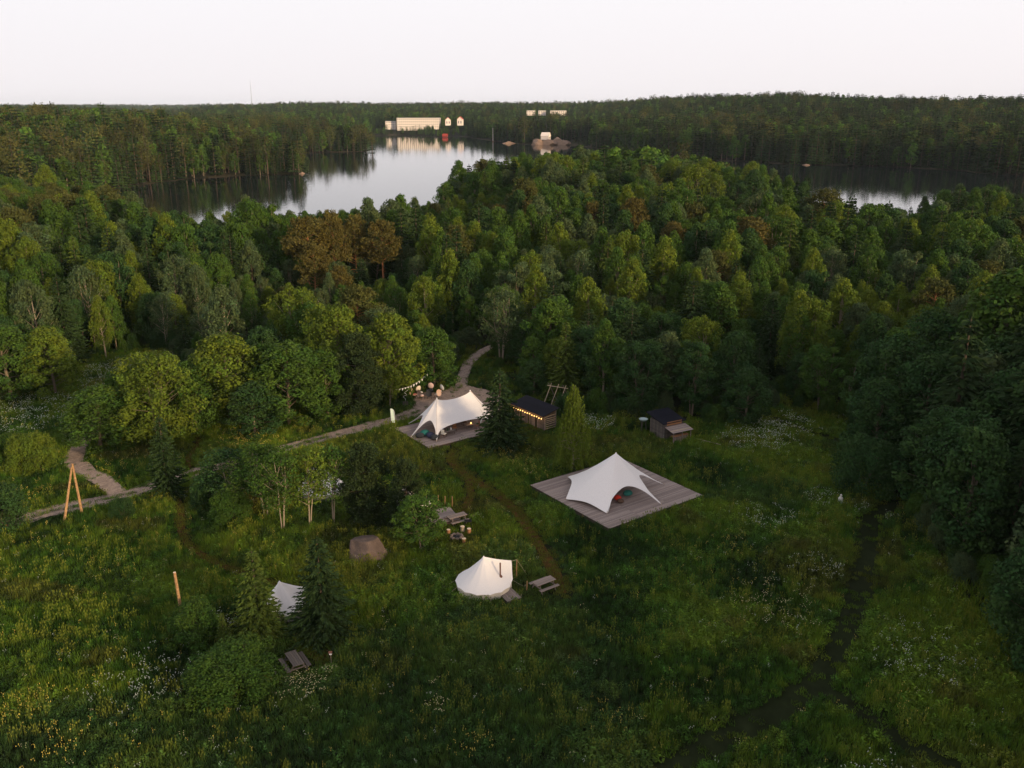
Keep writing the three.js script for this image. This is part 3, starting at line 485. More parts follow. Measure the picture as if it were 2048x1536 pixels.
M.white = std(rgb(0.75, 0.75, 0.73), 0.8); M.rattan = std(rgb(0.58, 0.40, 0.30), 0.9); M.rattanPale = std(rgb(0.68, 0.58, 0.47), 0.9); M.rattanPink = std(rgb(0.62, 0.45, 0.42), 0.9);
M.teal = std(rgb(0.02, 0.16, 0.13), 0.95); M.navy = std(rgb(0.025, 0.03, 0.065), 0.95); M.charcoal = std(rgb(0.03, 0.032, 0.036), 0.95); M.red = std(rgb(0.62, 0.035, 0.015), 0.9); M.orange = std(rgb(0.75, 0.30, 0.03), 0.9); M.salmon = std(rgb(0.62, 0.22, 0.16), 0.9); M.fleece = std(rgb(0.75, 0.69, 0.60), 1); M.brown = std(rgb(0.10, 0.055, 0.035), 0.9);
M.bulb = std(rgb(1, 0.75, 0.4), 0.5, { emissive: rgb(1.0, 0.55, 0.16), emissiveIntensity: 3.2 });

function uvBox(g, sx = 1, sy = 1) { const u = g.attributes.uv; for (let i = 0; i < u.count; i++) u.setXY(i, u.getX(i) * sx, u.getY(i) * sy); return g; }
const plankGeo = new Map();
function plank(l, h, w) { const k = [l, h, w].map((v) => v.toFixed(2)).join(); if (!plankGeo.has(k)) plankGeo.set(k, uvBox(new THREE.BoxGeometry(l, h, w), l / 1.2, 1)); return plankGeo.get(k); }
// a deck: boards along local x, laid side by side along local z; its origin is the corner, its top at y
function deck(name, label, [x, z], turn, lenU, lenV, topY, board, splits, tones) {
  const g = thing(name, label, 'deck', [x, height(x, z), z], turn), rows = Math.round(lenV / board), th = 0.045, w = lenV / rows - 0.012;
  const cuts = []; for (let i = 0; i < splits; i++) cuts.push(lenU / splits);
  for (let r = 0; r < rows; r++) { let at = 0; for (let s = 0; s < splits; s++) { const L = cuts[s] - 0.014, m = mesh('plank', plank(L, th, w), tones[Math.floor(R(0, tones.length))], g); m.position.set(at + cuts[s] / 2, topY - th / 2 + R(-0.006, 0.006), (r + 0.5) * lenV / rows); m.rotation.y = R(-0.0012, 0.0012); if (rnd() < 0.5) m.rotation.x = Math.PI; at += cuts[s]; } }
  const hh = topY - th - 0.02;
  for (const [n, gg] of [['rim_beam', box(lenU - 0.06, hh, 0.06, lenU / 2, hh / 2, 0.06)], ['rim_beam', box(lenU - 0.06, hh, 0.06, lenU / 2, hh / 2, lenV - 0.06)], ['rim_beam', box(0.06, hh, lenV - 0.26, 0.06, hh / 2, lenV / 2)], ['rim_beam', box(0.06, hh, lenV - 0.26, lenU - 0.06, hh / 2, lenV / 2)]]) mesh(n, gg, M.deckDark, g);
  for (let k = 1; k < 4; k++) mesh('joist', box(0.06, hh - 0.03, lenV - 0.3, lenU * k / 4, hh / 2, lenV / 2), M.deckDark, g);
  return g;
}
rnd = rngOf(505);
const DECK_A = deck('plank_deck', 'large square weathered deck under the single-peaked white tent', [1.8, -80.1], 0.625, 12, 11.6, 0.42, 0.15, 3, M.deck);
const DECK_B = deck('plank_deck', 'weathered deck under the white double-peaked tent', [-13.6, -96.3], 0.627, 10.4, 7.7, 0.36, 0.15, 2, M.deck);
deck('plank_deck', 'small bright deck with posts beside the picnic table and log stools', [-8.2, -74.2], 0.42, 2.6, 2.9, 0.36, 0.17, 1, M.deck);
deck('plank_deck', 'narrow deck at the door of the white bell tent', [-0.7, -62.0], -1.05 + 0.0, 2.9, 1.25, 0.26, 0.16, 1, M.greyWood);
deck('plank_deck', 'small grey deck at the tent hidden between two spruces', [-15.75, -58.7], -1.25, 2.4, 1.5, 0.34, 0.17, 1, M.oldWood);

// star-shaped stretch tents: a skin hung from one or two poles, drawn down to pegs, scalloped between them
function starTent(name, label, [x, z], turn, deckY, o) {
  const g = thing(name, label, 'tent', [x, height(x, z) + deckY, z], turn), n = o.tips.length, P = [], U = [], I = [], NU = 22, NS = 16, total = n * NU;
  const org = (k) => o.tips[k].apex;
  for (let k = 0; k < n; k++) {
    const a = o.tips[k], b = o.tips[(k + 1) % n], seg = o.segs[k], pa = o.apex[a.apex], pb = o.apex[b.apex];
    let ta = Math.atan2(a.z - pa[1], a.x - pa[0]), tb = Math.atan2(b.z - pb[1], b.x - pb[0]); while (tb < ta) tb += 6.28318; if (pa !== pb && tb - ta > 3.14) tb -= 6.28318;
    const ra = Math.hypot(a.x - pa[0], a.z - pa[1]), rb = Math.hypot(b.x - pb[0], b.z - pb[1]);
    for (let i = 0; i < NU; i++) {
      const u = i / NU, e = pa === pb ? u : smooth(0, 1, u), ox = lerp(pa[0], pb[0], e), oz = lerp(pa[1], pb[1], e), hh = lerp(o.h[a.apex], o.h[b.apex], e) - (pa === pb ? 0 : o.sag * Math.sin(Math.PI * u));
      const th = lerp(ta, tb, u), Rt = lerp(ra, rb, u), w = Math.pow(Math.sin(Math.PI * u), seg.sharp ?? 0.34), rho = Rt * (1 - seg.dip * w), fold = Math.sin(Math.PI * u);
      for (let s = 0; s <= NS; s++) {
        const q = s / NS, r = q * rho, y = hh * Math.pow(clamp(1 - r / Rt), o.power ?? 1.3) * (1 - 0.10 * fold * q) + 0.02 + (seg.wall ? 0 : 0);
        P.push(ox + Math.cos(th) * r, y, oz + Math.sin(th) * r); U.push(th * 2, q * 4);
      }
    }
  }
  for (let i = 0; i < total; i++) for (let s = 0; s < NS; s++) { const j = (i + 1) % total, a = i * (NS + 1) + s, b = j * (NS + 1) + s; I.push(a, b, a + 1, b, b + 1, a + 1); }
  const geo = new THREE.BufferGeometry(); geo.setAttribute('position', new THREE.Float32BufferAttribute(P, 3)); geo.setAttribute('uv', new THREE.Float32BufferAttribute(U, 2)); geo.setIndex(I); geo.computeVertexNormals();
  mesh('canopy', geo, M.canvas, g);
  // sewn hem along the scallops
  const hem = []; for (let i = 0; i < total; i += 1) { const k = i * (NS + 1) + NS; hem.push(V(P[k * 3], P[k * 3 + 1], P[k * 3 + 2])); }
  mesh('hem', new THREE.TubeGeometry(new THREE.CatmullRomCurve3(hem, true), total, 0.022, 5, true), M.canvas, g);
  o.apex.forEach((p, i) => { mesh('pole', rod([p[0], 0, p[1]], [p[0], o.h[i] + 0.06, p[1]], 0.045, 0.04), M.blackMetal, g); mesh('pole_cap', new THREE.ConeGeometry(0.1, 0.16, 10).translate(p[0], o.h[i] + 0.05, p[1]), M.canvas, g); });
  o.tips.forEach((t) => mesh('peg', rod([t.x, -0.02, t.z], [t.x * 0.99, 0.2, t.z * 0.99], 0.03, 0.02, 5), M.mud, g));
  // seams from the poles to the pegs
  if (o.seams) o.tips.forEach((t) => { const p = o.apex[t.apex], Rt = Math.hypot(t.x - p[0], t.z - p[1]), pts = []; for (let q = 0; q <= 8; q++) { const r = q / 8 * 0.92; pts.push(V(lerp(p[0], t.x, r), o.h[t.apex] * Math.pow(1 - r, o.power ?? 1.3) + 0.026, lerp(p[1], t.z, r))); } mesh('seam', new THREE.TubeGeometry(new THREE.CatmullRomCurve3(pts), 8, 0.012, 4), M.mud, g); });
  return g;
}
{
  // single peak; tips listed by angle, x right, z towards the camera
  const tips = [[0.8, -5.3], [5.0, -1.0], [4.0, 3.5], [-1.3, 5.4], [-4.9, 2.3], [-4.4, -2.9]].map(([x, z]) => ({ x, z, apex: 0 }));
  starTent('star_tent', 'single-peaked white star tent on the large square deck', [10.0, -79.0], 0, 0.43, { apex: [[0, 0]], h: [3.75], power: 1.22, sag: 0, tips, segs: [{ dip: 0.45 }, { dip: 0.56 }, { dip: 0.50 }, { dip: 0.13, sharp: 0.9, wall: true }, { dip: 0.22, sharp: 0.8 }, { dip: 0.35 }] });
  const a = 0.61, L = 4.5, t2 = [[-1.97, -3.46, 0], [L + 1.97, -3.46, 1], [L + 3.8, 0.52, 1], [L + 2.14, 3.4, 1], [-2.14, 3.4, 0], [-3.8, 0.52, 0]].map(([x, z, k]) => ({ x, z, apex: k }));
  starTent('star_tent', 'white double-peaked star tent beside the gravel yard', [-8.6, -95.9], a, 0.37, { apex: [[0, 0], [L, 0]], h: [3.75, 3.85], sag: 0.55, power: 1.2, seams: true, tips: t2, segs: [{ dip: 0.42, sharp: 0.5 }, { dip: 0.55 }, { dip: 0.55 }, { dip: 0.46, sharp: 0.36 }, { dip: 0.55 }, { dip: 0.58 }] });
}
// bell tents: pleated cone over a low wall, with a raised door porch
function bellTent(label, [x, z], turn, lift, rad, top, mat, pipe) {
  const g = thing('bell_tent', label, 'tent', [x, height(x, z) + lift, z], turn), n = 14, wall = 0.55, P = [], I = [], U = [], NS = 10, NU = n * 4, door = 1.75;
  const doorAt = (th) => Math.pow(Math.max(0, Math.cos(th)), 22);
  for (let i = 0; i <= NU; i++) { const th = i / NU * 6.28318, f = Math.abs(Math.sin(th * n / 2)), d = doorAt(th);
    for (let s = 0; s <= NS; s++) { const q = s / NS, rEnd = rad * (1 - 0.03 * f) * (1 + 0.06 * d), r = q * rEnd, yEnd = lerp(wall + 0.05 * f, door, d), y = lerp(top, yEnd, q) - 0.11 * Math.sin(Math.PI * q) * (1 - 0.5 * d) - 0.035 * f * Math.sin(Math.PI * q); P.push(Math.cos(th) * r, y, -Math.sin(th) * r); U.push(i / 4, q * 3); } }
  for (let i = 0; i < NU; i++) for (let s = 0; s < NS; s++) { const a = i * (NS + 1) + s, b = a + NS + 1; I.push(a, a + 1, b, b, a + 1, b + 1); }
  const geo = new THREE.BufferGeometry(); geo.setAttribute('position', new THREE.Float32BufferAttribute(P, 3)); geo.setAttribute('uv', new THREE.Float32BufferAttribute(U, 2)); geo.setIndex(I); geo.computeVertexNormals(); mesh('roof', geo, mat, g);
  const WP = [], WI = []; for (let i = 0; i <= NU; i++) { const th = i / NU * 6.28318, f = Math.abs(Math.sin(th * n / 2)), d = doorAt(th), r = rad * (0.955 - 0.02 * f) * (1 + 0.06 * d); WP.push(Math.cos(th) * r, lerp(wall + 0.05, door - 0.03, d), -Math.sin(th) * r, Math.cos(th) * r * 1.005, 0, -Math.sin(th) * r * 1.005); if (i < NU) WI.push(i * 2, i * 2 + 1, i * 2 + 2, i * 2 + 2, i * 2 + 1, i * 2 + 3); }
  const wg = new THREE.BufferGeometry(); wg.setAttribute('position', new THREE.Float32BufferAttribute(WP, 3)); wg.setAttribute('uv', new THREE.Float32BufferAttribute(new Float32Array(WP.length / 3 * 2), 2)); wg.setIndex(WI); wg.computeVertexNormals(); mesh('wall', wg, M.canvasCream, g);
  mesh('door_flap', box(0.03, door - 0.15, 0.5, rad * 1.015, door / 2 - 0.05, 0), mat, g);
  mesh('pole_cap', new THREE.ConeGeometry(0.14, 0.22, 10).translate(0, top - 0.02, 0), mat, g);
  for (let k = 0; k < n; k += 1) { const th = (k + 0.0) / n * 6.28318; if (Math.cos(th) > 0.95) continue; const c = Math.cos(th), s = -Math.sin(th); mesh('guy_rope', rod([c * rad, wall + 0.03, s * rad], [c * rad * 1.42, 0.02 - lift * 0.8, s * rad * 1.42], 0.008, 0.008, 4), M.rope, g); mesh('peg', rod([c * rad * 1.42, -lift, s * rad * 1.42], [c * rad * 1.44, 0.25 - lift, s * rad * 1.44], 0.025, 0.025, 5), M.palelog, g); }
  if (pipe) { const pp = mesh('stove_pipe', rod([pipe[0], pipe[1], pipe[2]], [pipe[0], pipe[1] + 1.15, pipe[2]], 0.06, 0.06, 9), M.rust, g); mesh('flue_collar', new THREE.CylinderGeometry(0.13, 0.18, 0.12, 10).translate(pipe[0], pipe[1], pipe[2]), M.rust, pp); }
  return g;
}
rnd = rngOf(606);
bellTent('white bell tent with a stove pipe in the open meadow', [-2.2, -61.4], 0.45, 0.06, 2.25, 2.65, M.canvas, [0.95, 1.22, 1.0]);
bellTent('white bell tent half hidden behind the birch thicket', [-18.5, -79.0], 2.2, 0.05, 2.3, 2.7, M.canvas);
bellTent('canvas tent with a deck hidden between two spruces', [-17.2, -57.9], 0.25, 0.06, 1.75, 2.5, M.canvas);
bellTent('cream tent behind the narrower dark pine and small leafy tree', [-9.2, -75.2], 2.4, 0.05, 1.7, 2.2, M.canvasCream);

// picnic tables
function picnicTable(label, [x, z], turn, tones) {
  const g = thing('picnic_table', label, 'picnic table', [x, height(x, z) + 0.02, z], turn, 'picnic tables'), pick = () => tones[Math.floor(R(0, tones.length))];
  for (let k = 0; k < 5; k++) { const m = mesh('plank', plank(1.8, 0.04, 0.14), pick(), g); m.position.set(0, 0.74, (k - 2) * 0.152); }
  for (const s of [-1, 1]) for (let k = 0; k < 2; k++) { const m = mesh('bench_plank', plank(1.8, 0.04, 0.14), pick(), g); m.position.set(0, 0.45, s * (0.62 + k * 0.152)); }
  for (const e of [-0.65, 0.65]) { for (const s of [-1, 1]) mesh('leg', box(0.045, 0.88, 0.1, e, 0.36, s * 0.46, 0, -s * 0.52), pick(), g); mesh('bench_bearer', box(0.04, 0.09, 1.62, e + 0.05, 0.385, 0), pick(), g); mesh('top_bearer', box(0.04, 0.07, 0.72, e + 0.05, 0.685, 0), pick(), g); }
  return g;
}
picnicTable('light wooden picnic table beside the log stools and fire ring', [-5.0, -72.6], 0.55, M.greyWood);
picnicTable('wooden picnic table on bare grass beside the white bell tent', [2.5, -61.1], 0.62, M.greyWood);
picnicTable('dark weathered picnic table beside the wide willow shrub', [-14.6, -51.0], -1.0, M.oldWood);
// log stools, fire ring, grill
for (const [x, z, h, r, mt, label] of [[-5.6, -70.4, 0.46, 0.17, 'log', 'orange log stool left of the stone fire ring'], [-4.4, -71.0, 0.48, 0.2, 'palelog', 'pale log stool nearest the picnic table legs'], [-3.8, -70.6, 0.46, 0.19, 'log', 'orange log stool under the black grill stand'], [-4.15, -68.8, 0.42, 0.19, 'log', 'log stool in front of the stone fire ring']]) {
  const g = thing('log_stool', label, 'log stool', [x, height(x, z), z], R(0, 6), 'log stools round the fire'); mesh('log', new THREE.CylinderGeometry(r * 0.96, r, h, 12, 1, true).translate(0, h / 2, 0), M[mt], g); mesh('cut_face', new THREE.CylinderGeometry(r * 0.955, r * 0.955, 0.01, 12).translate(0, h, 0), M.logEnd, g);
}
M.stone = std(rgb(0.34, 0.27, 0.23), 0.95, { map: noiseTexture(128, 16, [0.6, 0.58, 0.56], [1, 0.97, 0.95], 61) });
function crag(r, seed, sy = 0.5, det = 9) {
  const g = new THREE.IcosahedronGeometry(r, det), p = g.attributes.position, q = V(0, 0, 0), k = rngOf(900 + Math.round(seed * 10)), cuts = [];
  for (let i = 0; i < 13; i++) cuts.push([V(k() * 2 - 1, k() * 1.2 - 0.2, k() * 2 - 1).normalize(), r * (0.55 + 0.35 * k())]);
  for (let i = 0; i < p.count; i++) { q.fromBufferAttribute(p, i); for (const [n, d] of cuts) { const e = q.dot(n) - d; if (e > 0) q.addScaledVector(n, -e * 0.94); } q.multiplyScalar(1 + 0.16 * (fbm(q.x / r * 4 + seed, q.z / r * 4 + q.y / r * 3) - 0.5)); p.setXYZ(i, q.x, q.y * sy, q.z); }
  g.computeVertexNormals(); return g;
}
function rock(r, seed, sy = 0.75, sz = 1, det = 2) { const g = new THREE.IcosahedronGeometry(r, det), p = g.attributes.position; for (let i = 0; i < p.count; i++) { const x = p.getX(i), y = p.getY(i), z = p.getZ(i), f = 0.78 + 0.45 * fbm(x / r * 1.3 + seed * 7.1 + y / r * 0.9, z / r * 1.3 + seed * 3.3 - y / r * 0.7); p.setXYZ(i, x * f, y * f * sy, z * f * sz); } g.computeVertexNormals(); return g; }
{
  const g = thing('fire_ring', 'ring of stones with charred logs between the log stools', 'fire pit', [-4.85, height(-4.85, -69.8), -69.8]);
  for (let k = 0; k < 9; k++) { const a = k / 9 * 6.28, m = mesh('stone', rock(0.17, k + 2, 0.7, 1, 1), M.stone, g); m.position.set(Math.cos(a) * 0.48, 0.1, Math.sin(a) * 0.48); }
  mesh('ash_bed', new THREE.CylinderGeometry(0.42, 0.42, 0.06, 14).translate(0, 0.07, 0), M.charcoal, g);
  for (const [a, b] of [[[-0.3, 0.14, -0.1], [0.3, 0.2, 0.1]], [[-0.1, 0.14, 0.3], [0.12, 0.24, -0.26]]]) mesh('charred_log', rod(a, b, 0.05, 0.045), M.charcoal, g);
  const q = thing('grill_stand', 'black metal grill stand behind the orange log stool', 'grill', [-3.95, height(-3.95, -71.7), -71.7], 0.2);
  mesh('tray', join([box(0.6, 0.03, 0.36, 0, 0.62, 0), box(0.6, 0.1, 0.02, 0, 0.67, 0.18), box(0.6, 0.1, 0.02, 0, 0.67, -0.18), box(0.02, 0.1, 0.36, 0.3, 0.67, 0), box(0.02, 0.1, 0.36, -0.3, 0.67, 0)]), M.blackMetal, q);
  for (const [sx, sz] of [[1, 1], [1, -1], [-1, 1], [-1, -1]]) mesh('leg', rod([sx * 0.3, 0, sz * 0.18], [sx * 0.27, 0.62, sz * 0.15], 0.016), M.blackMetal, q);
}
// posts of the small decks
for (const [x, z, h, label] of [[-7.0, -76.4, 1.0, 'left one of three short posts behind the small bright deck'], [-6.35, -76.3, 0.95, 'middle one of three short posts behind the small bright deck'], [-5.65, -76.0, 1.05, 'right one of three short posts behind the small bright deck'], [0.35, -62.6, 1.75, 'tall thin post holding the porch of the white bell tent'], [1.15, -61.0, 0.8, 'short post at the lower end of the bell tent deck']])
  single('wooden_post', rod([0, -0.1, 0], [0.03, h, 0], 0.05, 0.045), M.pole, label, 'post', [x, height(x, z), z]);
single('porch_rope', join([rod([-0.35, 1.7, -62.2], [0.37, 1.7, -62.6], 0.012), rod([0.38, 1.7, -62.6], [1.1, 0.1, -63.4], 0.010)]), M.rope, 'rope from the bell tent porch over the tall thin post', 'rope', [0, 0, 0]);
// utility poles
{
  const g = thing('utility_pole', 'wooden utility pole with a leaning brace beside the gravel path', 'pole', [-39.7, height(-39.7, -74.2), -74.2]);
  mesh('pole', rod([0, -0.1, 0], [-0.25, 5.0, -0.15], 0.13, 0.09, 9), M.pole, g); mesh('brace', rod([-0.85, -0.1, 1.75], [-0.27, 4.72, -0.02], 0.13, 0.085, 9), M.pole, g); mesh('bolt', rod([-0.24, 4.5, -0.25], [-0.24, 4.5, 0.14], 0.03), M.blackMetal, g);
  const q = thing('utility_pole', 'single upright wooden pole rising from a dense green shrub', 'pole', [-23.6, height(-23.6, -55.4), -55.4]); mesh('pole', rod([0, -0.1, 0], [-0.15, 4.8, 0.1], 0.13, 0.10, 9), M.pole, q); mesh('cut_top', new THREE.CylinderGeometry(0.1, 0.1, 0.02, 9).translate(-0.15, 4.8, 0.1), M.logEnd, q);
}
// boulder
M.boulder = std(rgb(0.25, 0.20, 0.18), 0.95, { map: noiseTexture(256, 64, [0.42, 0.40, 0.40], [1, 0.94, 0.88], 71, 1, 0.1) });
{ const g = new THREE.IcosahedronGeometry(1.6, 12), p = g.attributes.position, cuts = [[V(-0.7, 0.55, 0.45), 1.02], [V(0.55, 0.6, 0.5), 0.95], [V(0.1, 0.98, -0.2), 0.98], [V(-0.2, 0.2, 0.95), 1.22], [V(0.9, 0.2, -0.2), 1.2], [V(-0.95, 0.1, -0.3), 1.3], [V(0.2, 0.75, 0.65), 1.12]].map(([n, d]) => [n.normalize(), d]), q = V(0, 0, 0);
  for (let i = 0; i < p.count; i++) { q.fromBufferAttribute(p, i); for (const [n, d] of cuts) { const e = q.dot(n) - d; if (e > 0) q.addScaledVector(n, -e * 0.92); } const f = 1 + 0.10 * (fbm(q.x * 1.5 + q.y, q.z * 1.5 + 4) - 0.5) + 0.05 * (fbm(q.x * 6 + 9, q.z * 6 + q.y * 5) - 0.5); q.multiplyScalar(f); p.setXYZ(i, q.x, q.y, q.z); } g.computeVertexNormals(); const b = single('boulder', g, M.boulder, 'big grey granite boulder beside the dark pines', 'boulder', [-12.1, height(-12.1, -66.4) + 0.45, -66.4], 0.5); b.scale.set(1.12, 1.05, 1.05); }

// ---------------------------------------------------------------- long shed with string lights
{
  const g = thing('shed', 'long open-fronted pole shed with a dark roof and string lights', 'shed', [2.72, height(2.7, -99), -98.9], -0.906), L = 5.6, D = 1.7, hf = 1.85, hb = 2.4;
  // local x along the eave, +z to the front
  const roof = mesh('roof', box(L + 0.5, 0.07, Math.hypot(D + 0.7, hb - hf) + 0.1, 0, (hf + hb) / 2 + 0.06, 0.05, 0, Math.atan2(hb - hf, D + 0.7)), M.roofFelt, g);
  mesh('fascia', box(L + 0.5, 0.12, 0.03, 0, hf - 0.05, D / 2 + 0.40), M.brown, g);
  for (let k = 0; k <= 6; k++) mesh('post', rod([-L / 2 + k * L / 6, 0, D / 2], [-L / 2 + k * L / 6, hf, D / 2], 0.06, 0.05), M.greyWood[k % 3], g);
  for (let k = 0; k <= 3; k++) mesh('post', rod([-L / 2 + k * L / 3, 0, -D / 2], [-L / 2 + k * L / 3, hb - 0.12, -D / 2], 0.06, 0.05), M.oldWood[k % 3], g);
  const pole = new THREE.CylinderGeometry(0.055, 0.06, 1.0, 6).translate(0, 0.5, 0);
  for (let k = 0; k < 52; k++) { const x = -L / 2 + 0.12 + k * (L - 0.24) / 51; if ([8, 9, 10, 22, 23, 24, 36, 37].includes(k)) continue; const m = mesh('wall_pole', pole, (rnd() < 0.5 ? M.oldWood : M.greyWood)[k % 3], g); m.position.set(x, 0, D / 2 - 0.1 + R(-0.02, 0.02)); m.scale.y = k > 37 ? 1.55 : R(1.1, 1.3); }
  for (let k = 0; k < 26; k++) { const m = mesh('back_board', plank(0.21, 2.1, 0.03), M.oldWood[k % 3], g); m.position.set(-L / 2 + 0.12 + k * L / 26, 1.05, -D / 2 + 0.06); }
  for (let k = 0; k < 7; k++) { mesh('side_rail', rod([L / 2 + 0.05, 0.25 + k * 0.24, D / 2], [L / 2 + 0.05, 0.3 + k * 0.24 + R(-0.08, 0.08), -D / 2 + 0.1], 0.04, 0.03, 5), M.palelog, g); }
  mesh('counter', box(L - 1.2, 0.06, 0.5, 0, 1.02, 0.3), M.greyWood[0], g);
  // string of warm bulbs along the eave
  const s = thing('string_lights', 'string of glowing warm bulbs along the shed eave', 'string lights', [2.72, height(2.7, -99), -98.9], -0.906), pts = [];
  for (let k = 0; k <= 28; k++) pts.push(V(-L / 2 - 0.2 + k * (L + 0.4) / 28, hf - 0.12 - 0.05 * Math.abs(Math.sin(k * Math.PI / 4)), D / 2 + 0.5));
  mesh('cable', new THREE.TubeGeometry(new THREE.CatmullRomCurve3(pts), 56, 0.012, 4), M.blackMetal, s);
  const bg = new THREE.SphereGeometry(0.065, 10, 8);
  for (let k = 0; k < 14; k++) { const p = pts[k * 2 + 1], b = mesh('light_bulb', bg, M.bulb, s); b.position.set(p.x, p.y - 0.08 + (k % 3 - 1) * 0.03, p.z); const l = new THREE.PointLight(rgb(1, 0.58, 0.22), 0.3, 0, 2); l.position.copy(b.position); l.castShadow = true; s.add(l); }
}
// frame of leaning poles behind the shed
{
  const g = thing('pole_frame', 'frame of bare leaning poles with a crossbar behind the shed', 'pole frame', [5.6, height(5.6, -104.4), -104.4], -0.5);
  for (const x of [-1.0, 0, 1.0]) { mesh('leaning_pole', rod([x - 0.5, 0, 1.1], [x + 0.15, 3.1, -0.15], 0.06, 0.045), M.palelog, g); }
  for (const x of [-1.0, 1.0]) mesh('back_pole', rod([x + 0.6, 0, -1.4], [x - 0.15, 3.1, 0.1], 0.055, 0.045), M.oldWood[1], g);
  mesh('crossbar', rod([-1.35, 2.75, 0], [1.5, 2.75, 0], 0.05, 0.045), M.palelog, g);
  for (let k = 0; k < 9; k++) mesh('brushwood', rod([R(-1.2, 0.2), 0.25 + k * 0.09, R(-0.5, 0.4)], [R(0.2, 1.4), 0.35 + k * 0.09, R(-0.5, 0.4)], 0.04, 0.03, 5), M.oldWood[k % 3], g);
}
// small hut with a plank awning
{
  const g = thing('hut', 'small wooden hut with a dark roof and a pale plank awning', 'hut', [17.6, height(17.6, -94.6), -94.6], 0.5);
  for (let k = 0; k < 12; k++) { for (const s of [-1, 1]) { const m = mesh('wall_board', plank(0.2, 2.0, 0.04), M.oldWood[k % 3], g); m.position.set(-1.2 + k * 0.218, 1.0, s * 1.3); } }
  for (let k = 0; k < 12; k++) for (const s of [-1, 1]) { const m = mesh('wall_board', plank(0.2, 2.0, 0.04), M.oldWood[(k + 1) % 3], g); m.rotation.y = Math.PI / 2; m.position.set(s * 1.3, 1.0, -1.2 + k * 0.218); }
  mesh('roof', box(3.2, 0.07, 3.3, 0, 2.3, -0.2, 0, 0.16), M.roofFelt, g);
  for (let k = 0; k < 8; k++) { const m = mesh('gable_board', plank(0.24, 0.42, 0.035), M.log, g); m.position.set(-0.9 + k * 0.26, 1.98, 1.36); }
  const aw = mesh('awning_frame', join([rod([-1.1, 1.5, 1.35], [-1.1, 1.38, 2.7], 0.04), rod([1.3, 1.5, 1.35], [1.3, 1.38, 2.7], 0.04)]), M.greyWood[0], g);
  for (let k = 0; k < 9; k++) { const m = mesh('awning_board', plank(2.9, 0.03, 0.17), [M.deck[k % 5], M.palelog][k % 7 === 6 ? 1 : 0], g); m.position.set(0.1, 1.66 - k * 0.03, 1.45 + k * 0.165); m.rotation.x = 0.16; m.rotation.y = R(-0.02, 0.02); }
  for (const x of [-1.1, 0.1, 1.3]) mesh('awning_post', rod([x, 0, 2.75], [x, 1.4, 2.7], 0.05), M.greyWood[1], g);
  mesh('counter', box(2.2, 0.05, 0.45, 0, 0.85, 2.4), M.log, g); for (let k = 0; k < 9; k++) { const m = mesh('counter_board', plank(0.2, 0.8, 0.03), M.greyWood[k % 3], g); m.position.set(-0.95 + k * 0.24, 0.42, 2.55); }
  const b = thing('wash_basin', 'pale metal basin on a stand left of the hut roof', 'basin', [15.1, height(15.1, -95.6), -95.6]); mesh('basin', new THREE.LatheGeometry([[0.02, 1.52], [0.36, 1.52], [0.5, 1.66], [0.53, 1.66], [0.38, 1.47], [0.02, 1.47]].map(([x, y]) => new THREE.Vector2(x, y)), 18), std(rgb(0.45, 0.55, 0.54), 0.4, { metalness: 0.3 }), b); for (const a of [0, 2.1, 4.2]) mesh('leg', rod([Math.cos(a) * 0.4, 0, Math.sin(a) * 0.4], [Math.cos(a) * 0.25, 1.49, Math.sin(a) * 0.25], 0.03), M.oldWood[0], b);
  single('fallen_pole', rod([-1.1, 0.35, -1.2], [1.3, 0.5, 1.2], 0.045, 0.03), M.palelog, 'thin pole lying in the grass right of the hut', 'pole', [21.6, height(21.6, -91.6), -91.6]);
}
// feather flag
{
  const g = thing('feather_flag', 'pale green feather flag at the left corner of the double-peaked tent', 'flag', [-13.9, height(-13.9, -97.1), -97.1], 0.15); mesh('pole', rod([0.22, 0, 0], [0.2, 0.7, 0], 0.02), M.pole, g); mesh('pole', new THREE.TubeGeometry(new THREE.CatmullRomCurve3([V(0.2, 0.7, 0), V(0.22, 1.6, 0), V(0.12, 2.3, 0), V(-0.18, 2.48, 0)]), 14, 0.016, 5), M.white, g);
  const sh = new THREE.Shape(); sh.moveTo(0.19, 0.72); sh.quadraticCurveTo(0.24, 1.8, 0.1, 2.3); sh.quadraticCurveTo(-0.02, 2.5, -0.26, 2.48); sh.lineTo(-0.2, 0.82); sh.lineTo(0.19, 0.72);
  const fg = new THREE.ExtrudeGeometry(sh, { depth: 0.008, bevelEnabled: false, curveSegments: 8 }); const p = fg.attributes.position; for (let i = 0; i < p.count; i++) p.setZ(i, p.getZ(i) + 0.04 * Math.sin(p.getY(i) * 4 + p.getX(i) * 3)); fg.computeVertexNormals(); mesh('cloth', fg, std(rgb(0.58, 0.70, 0.62), 0.9, { side: THREE.DoubleSide }), g);
}
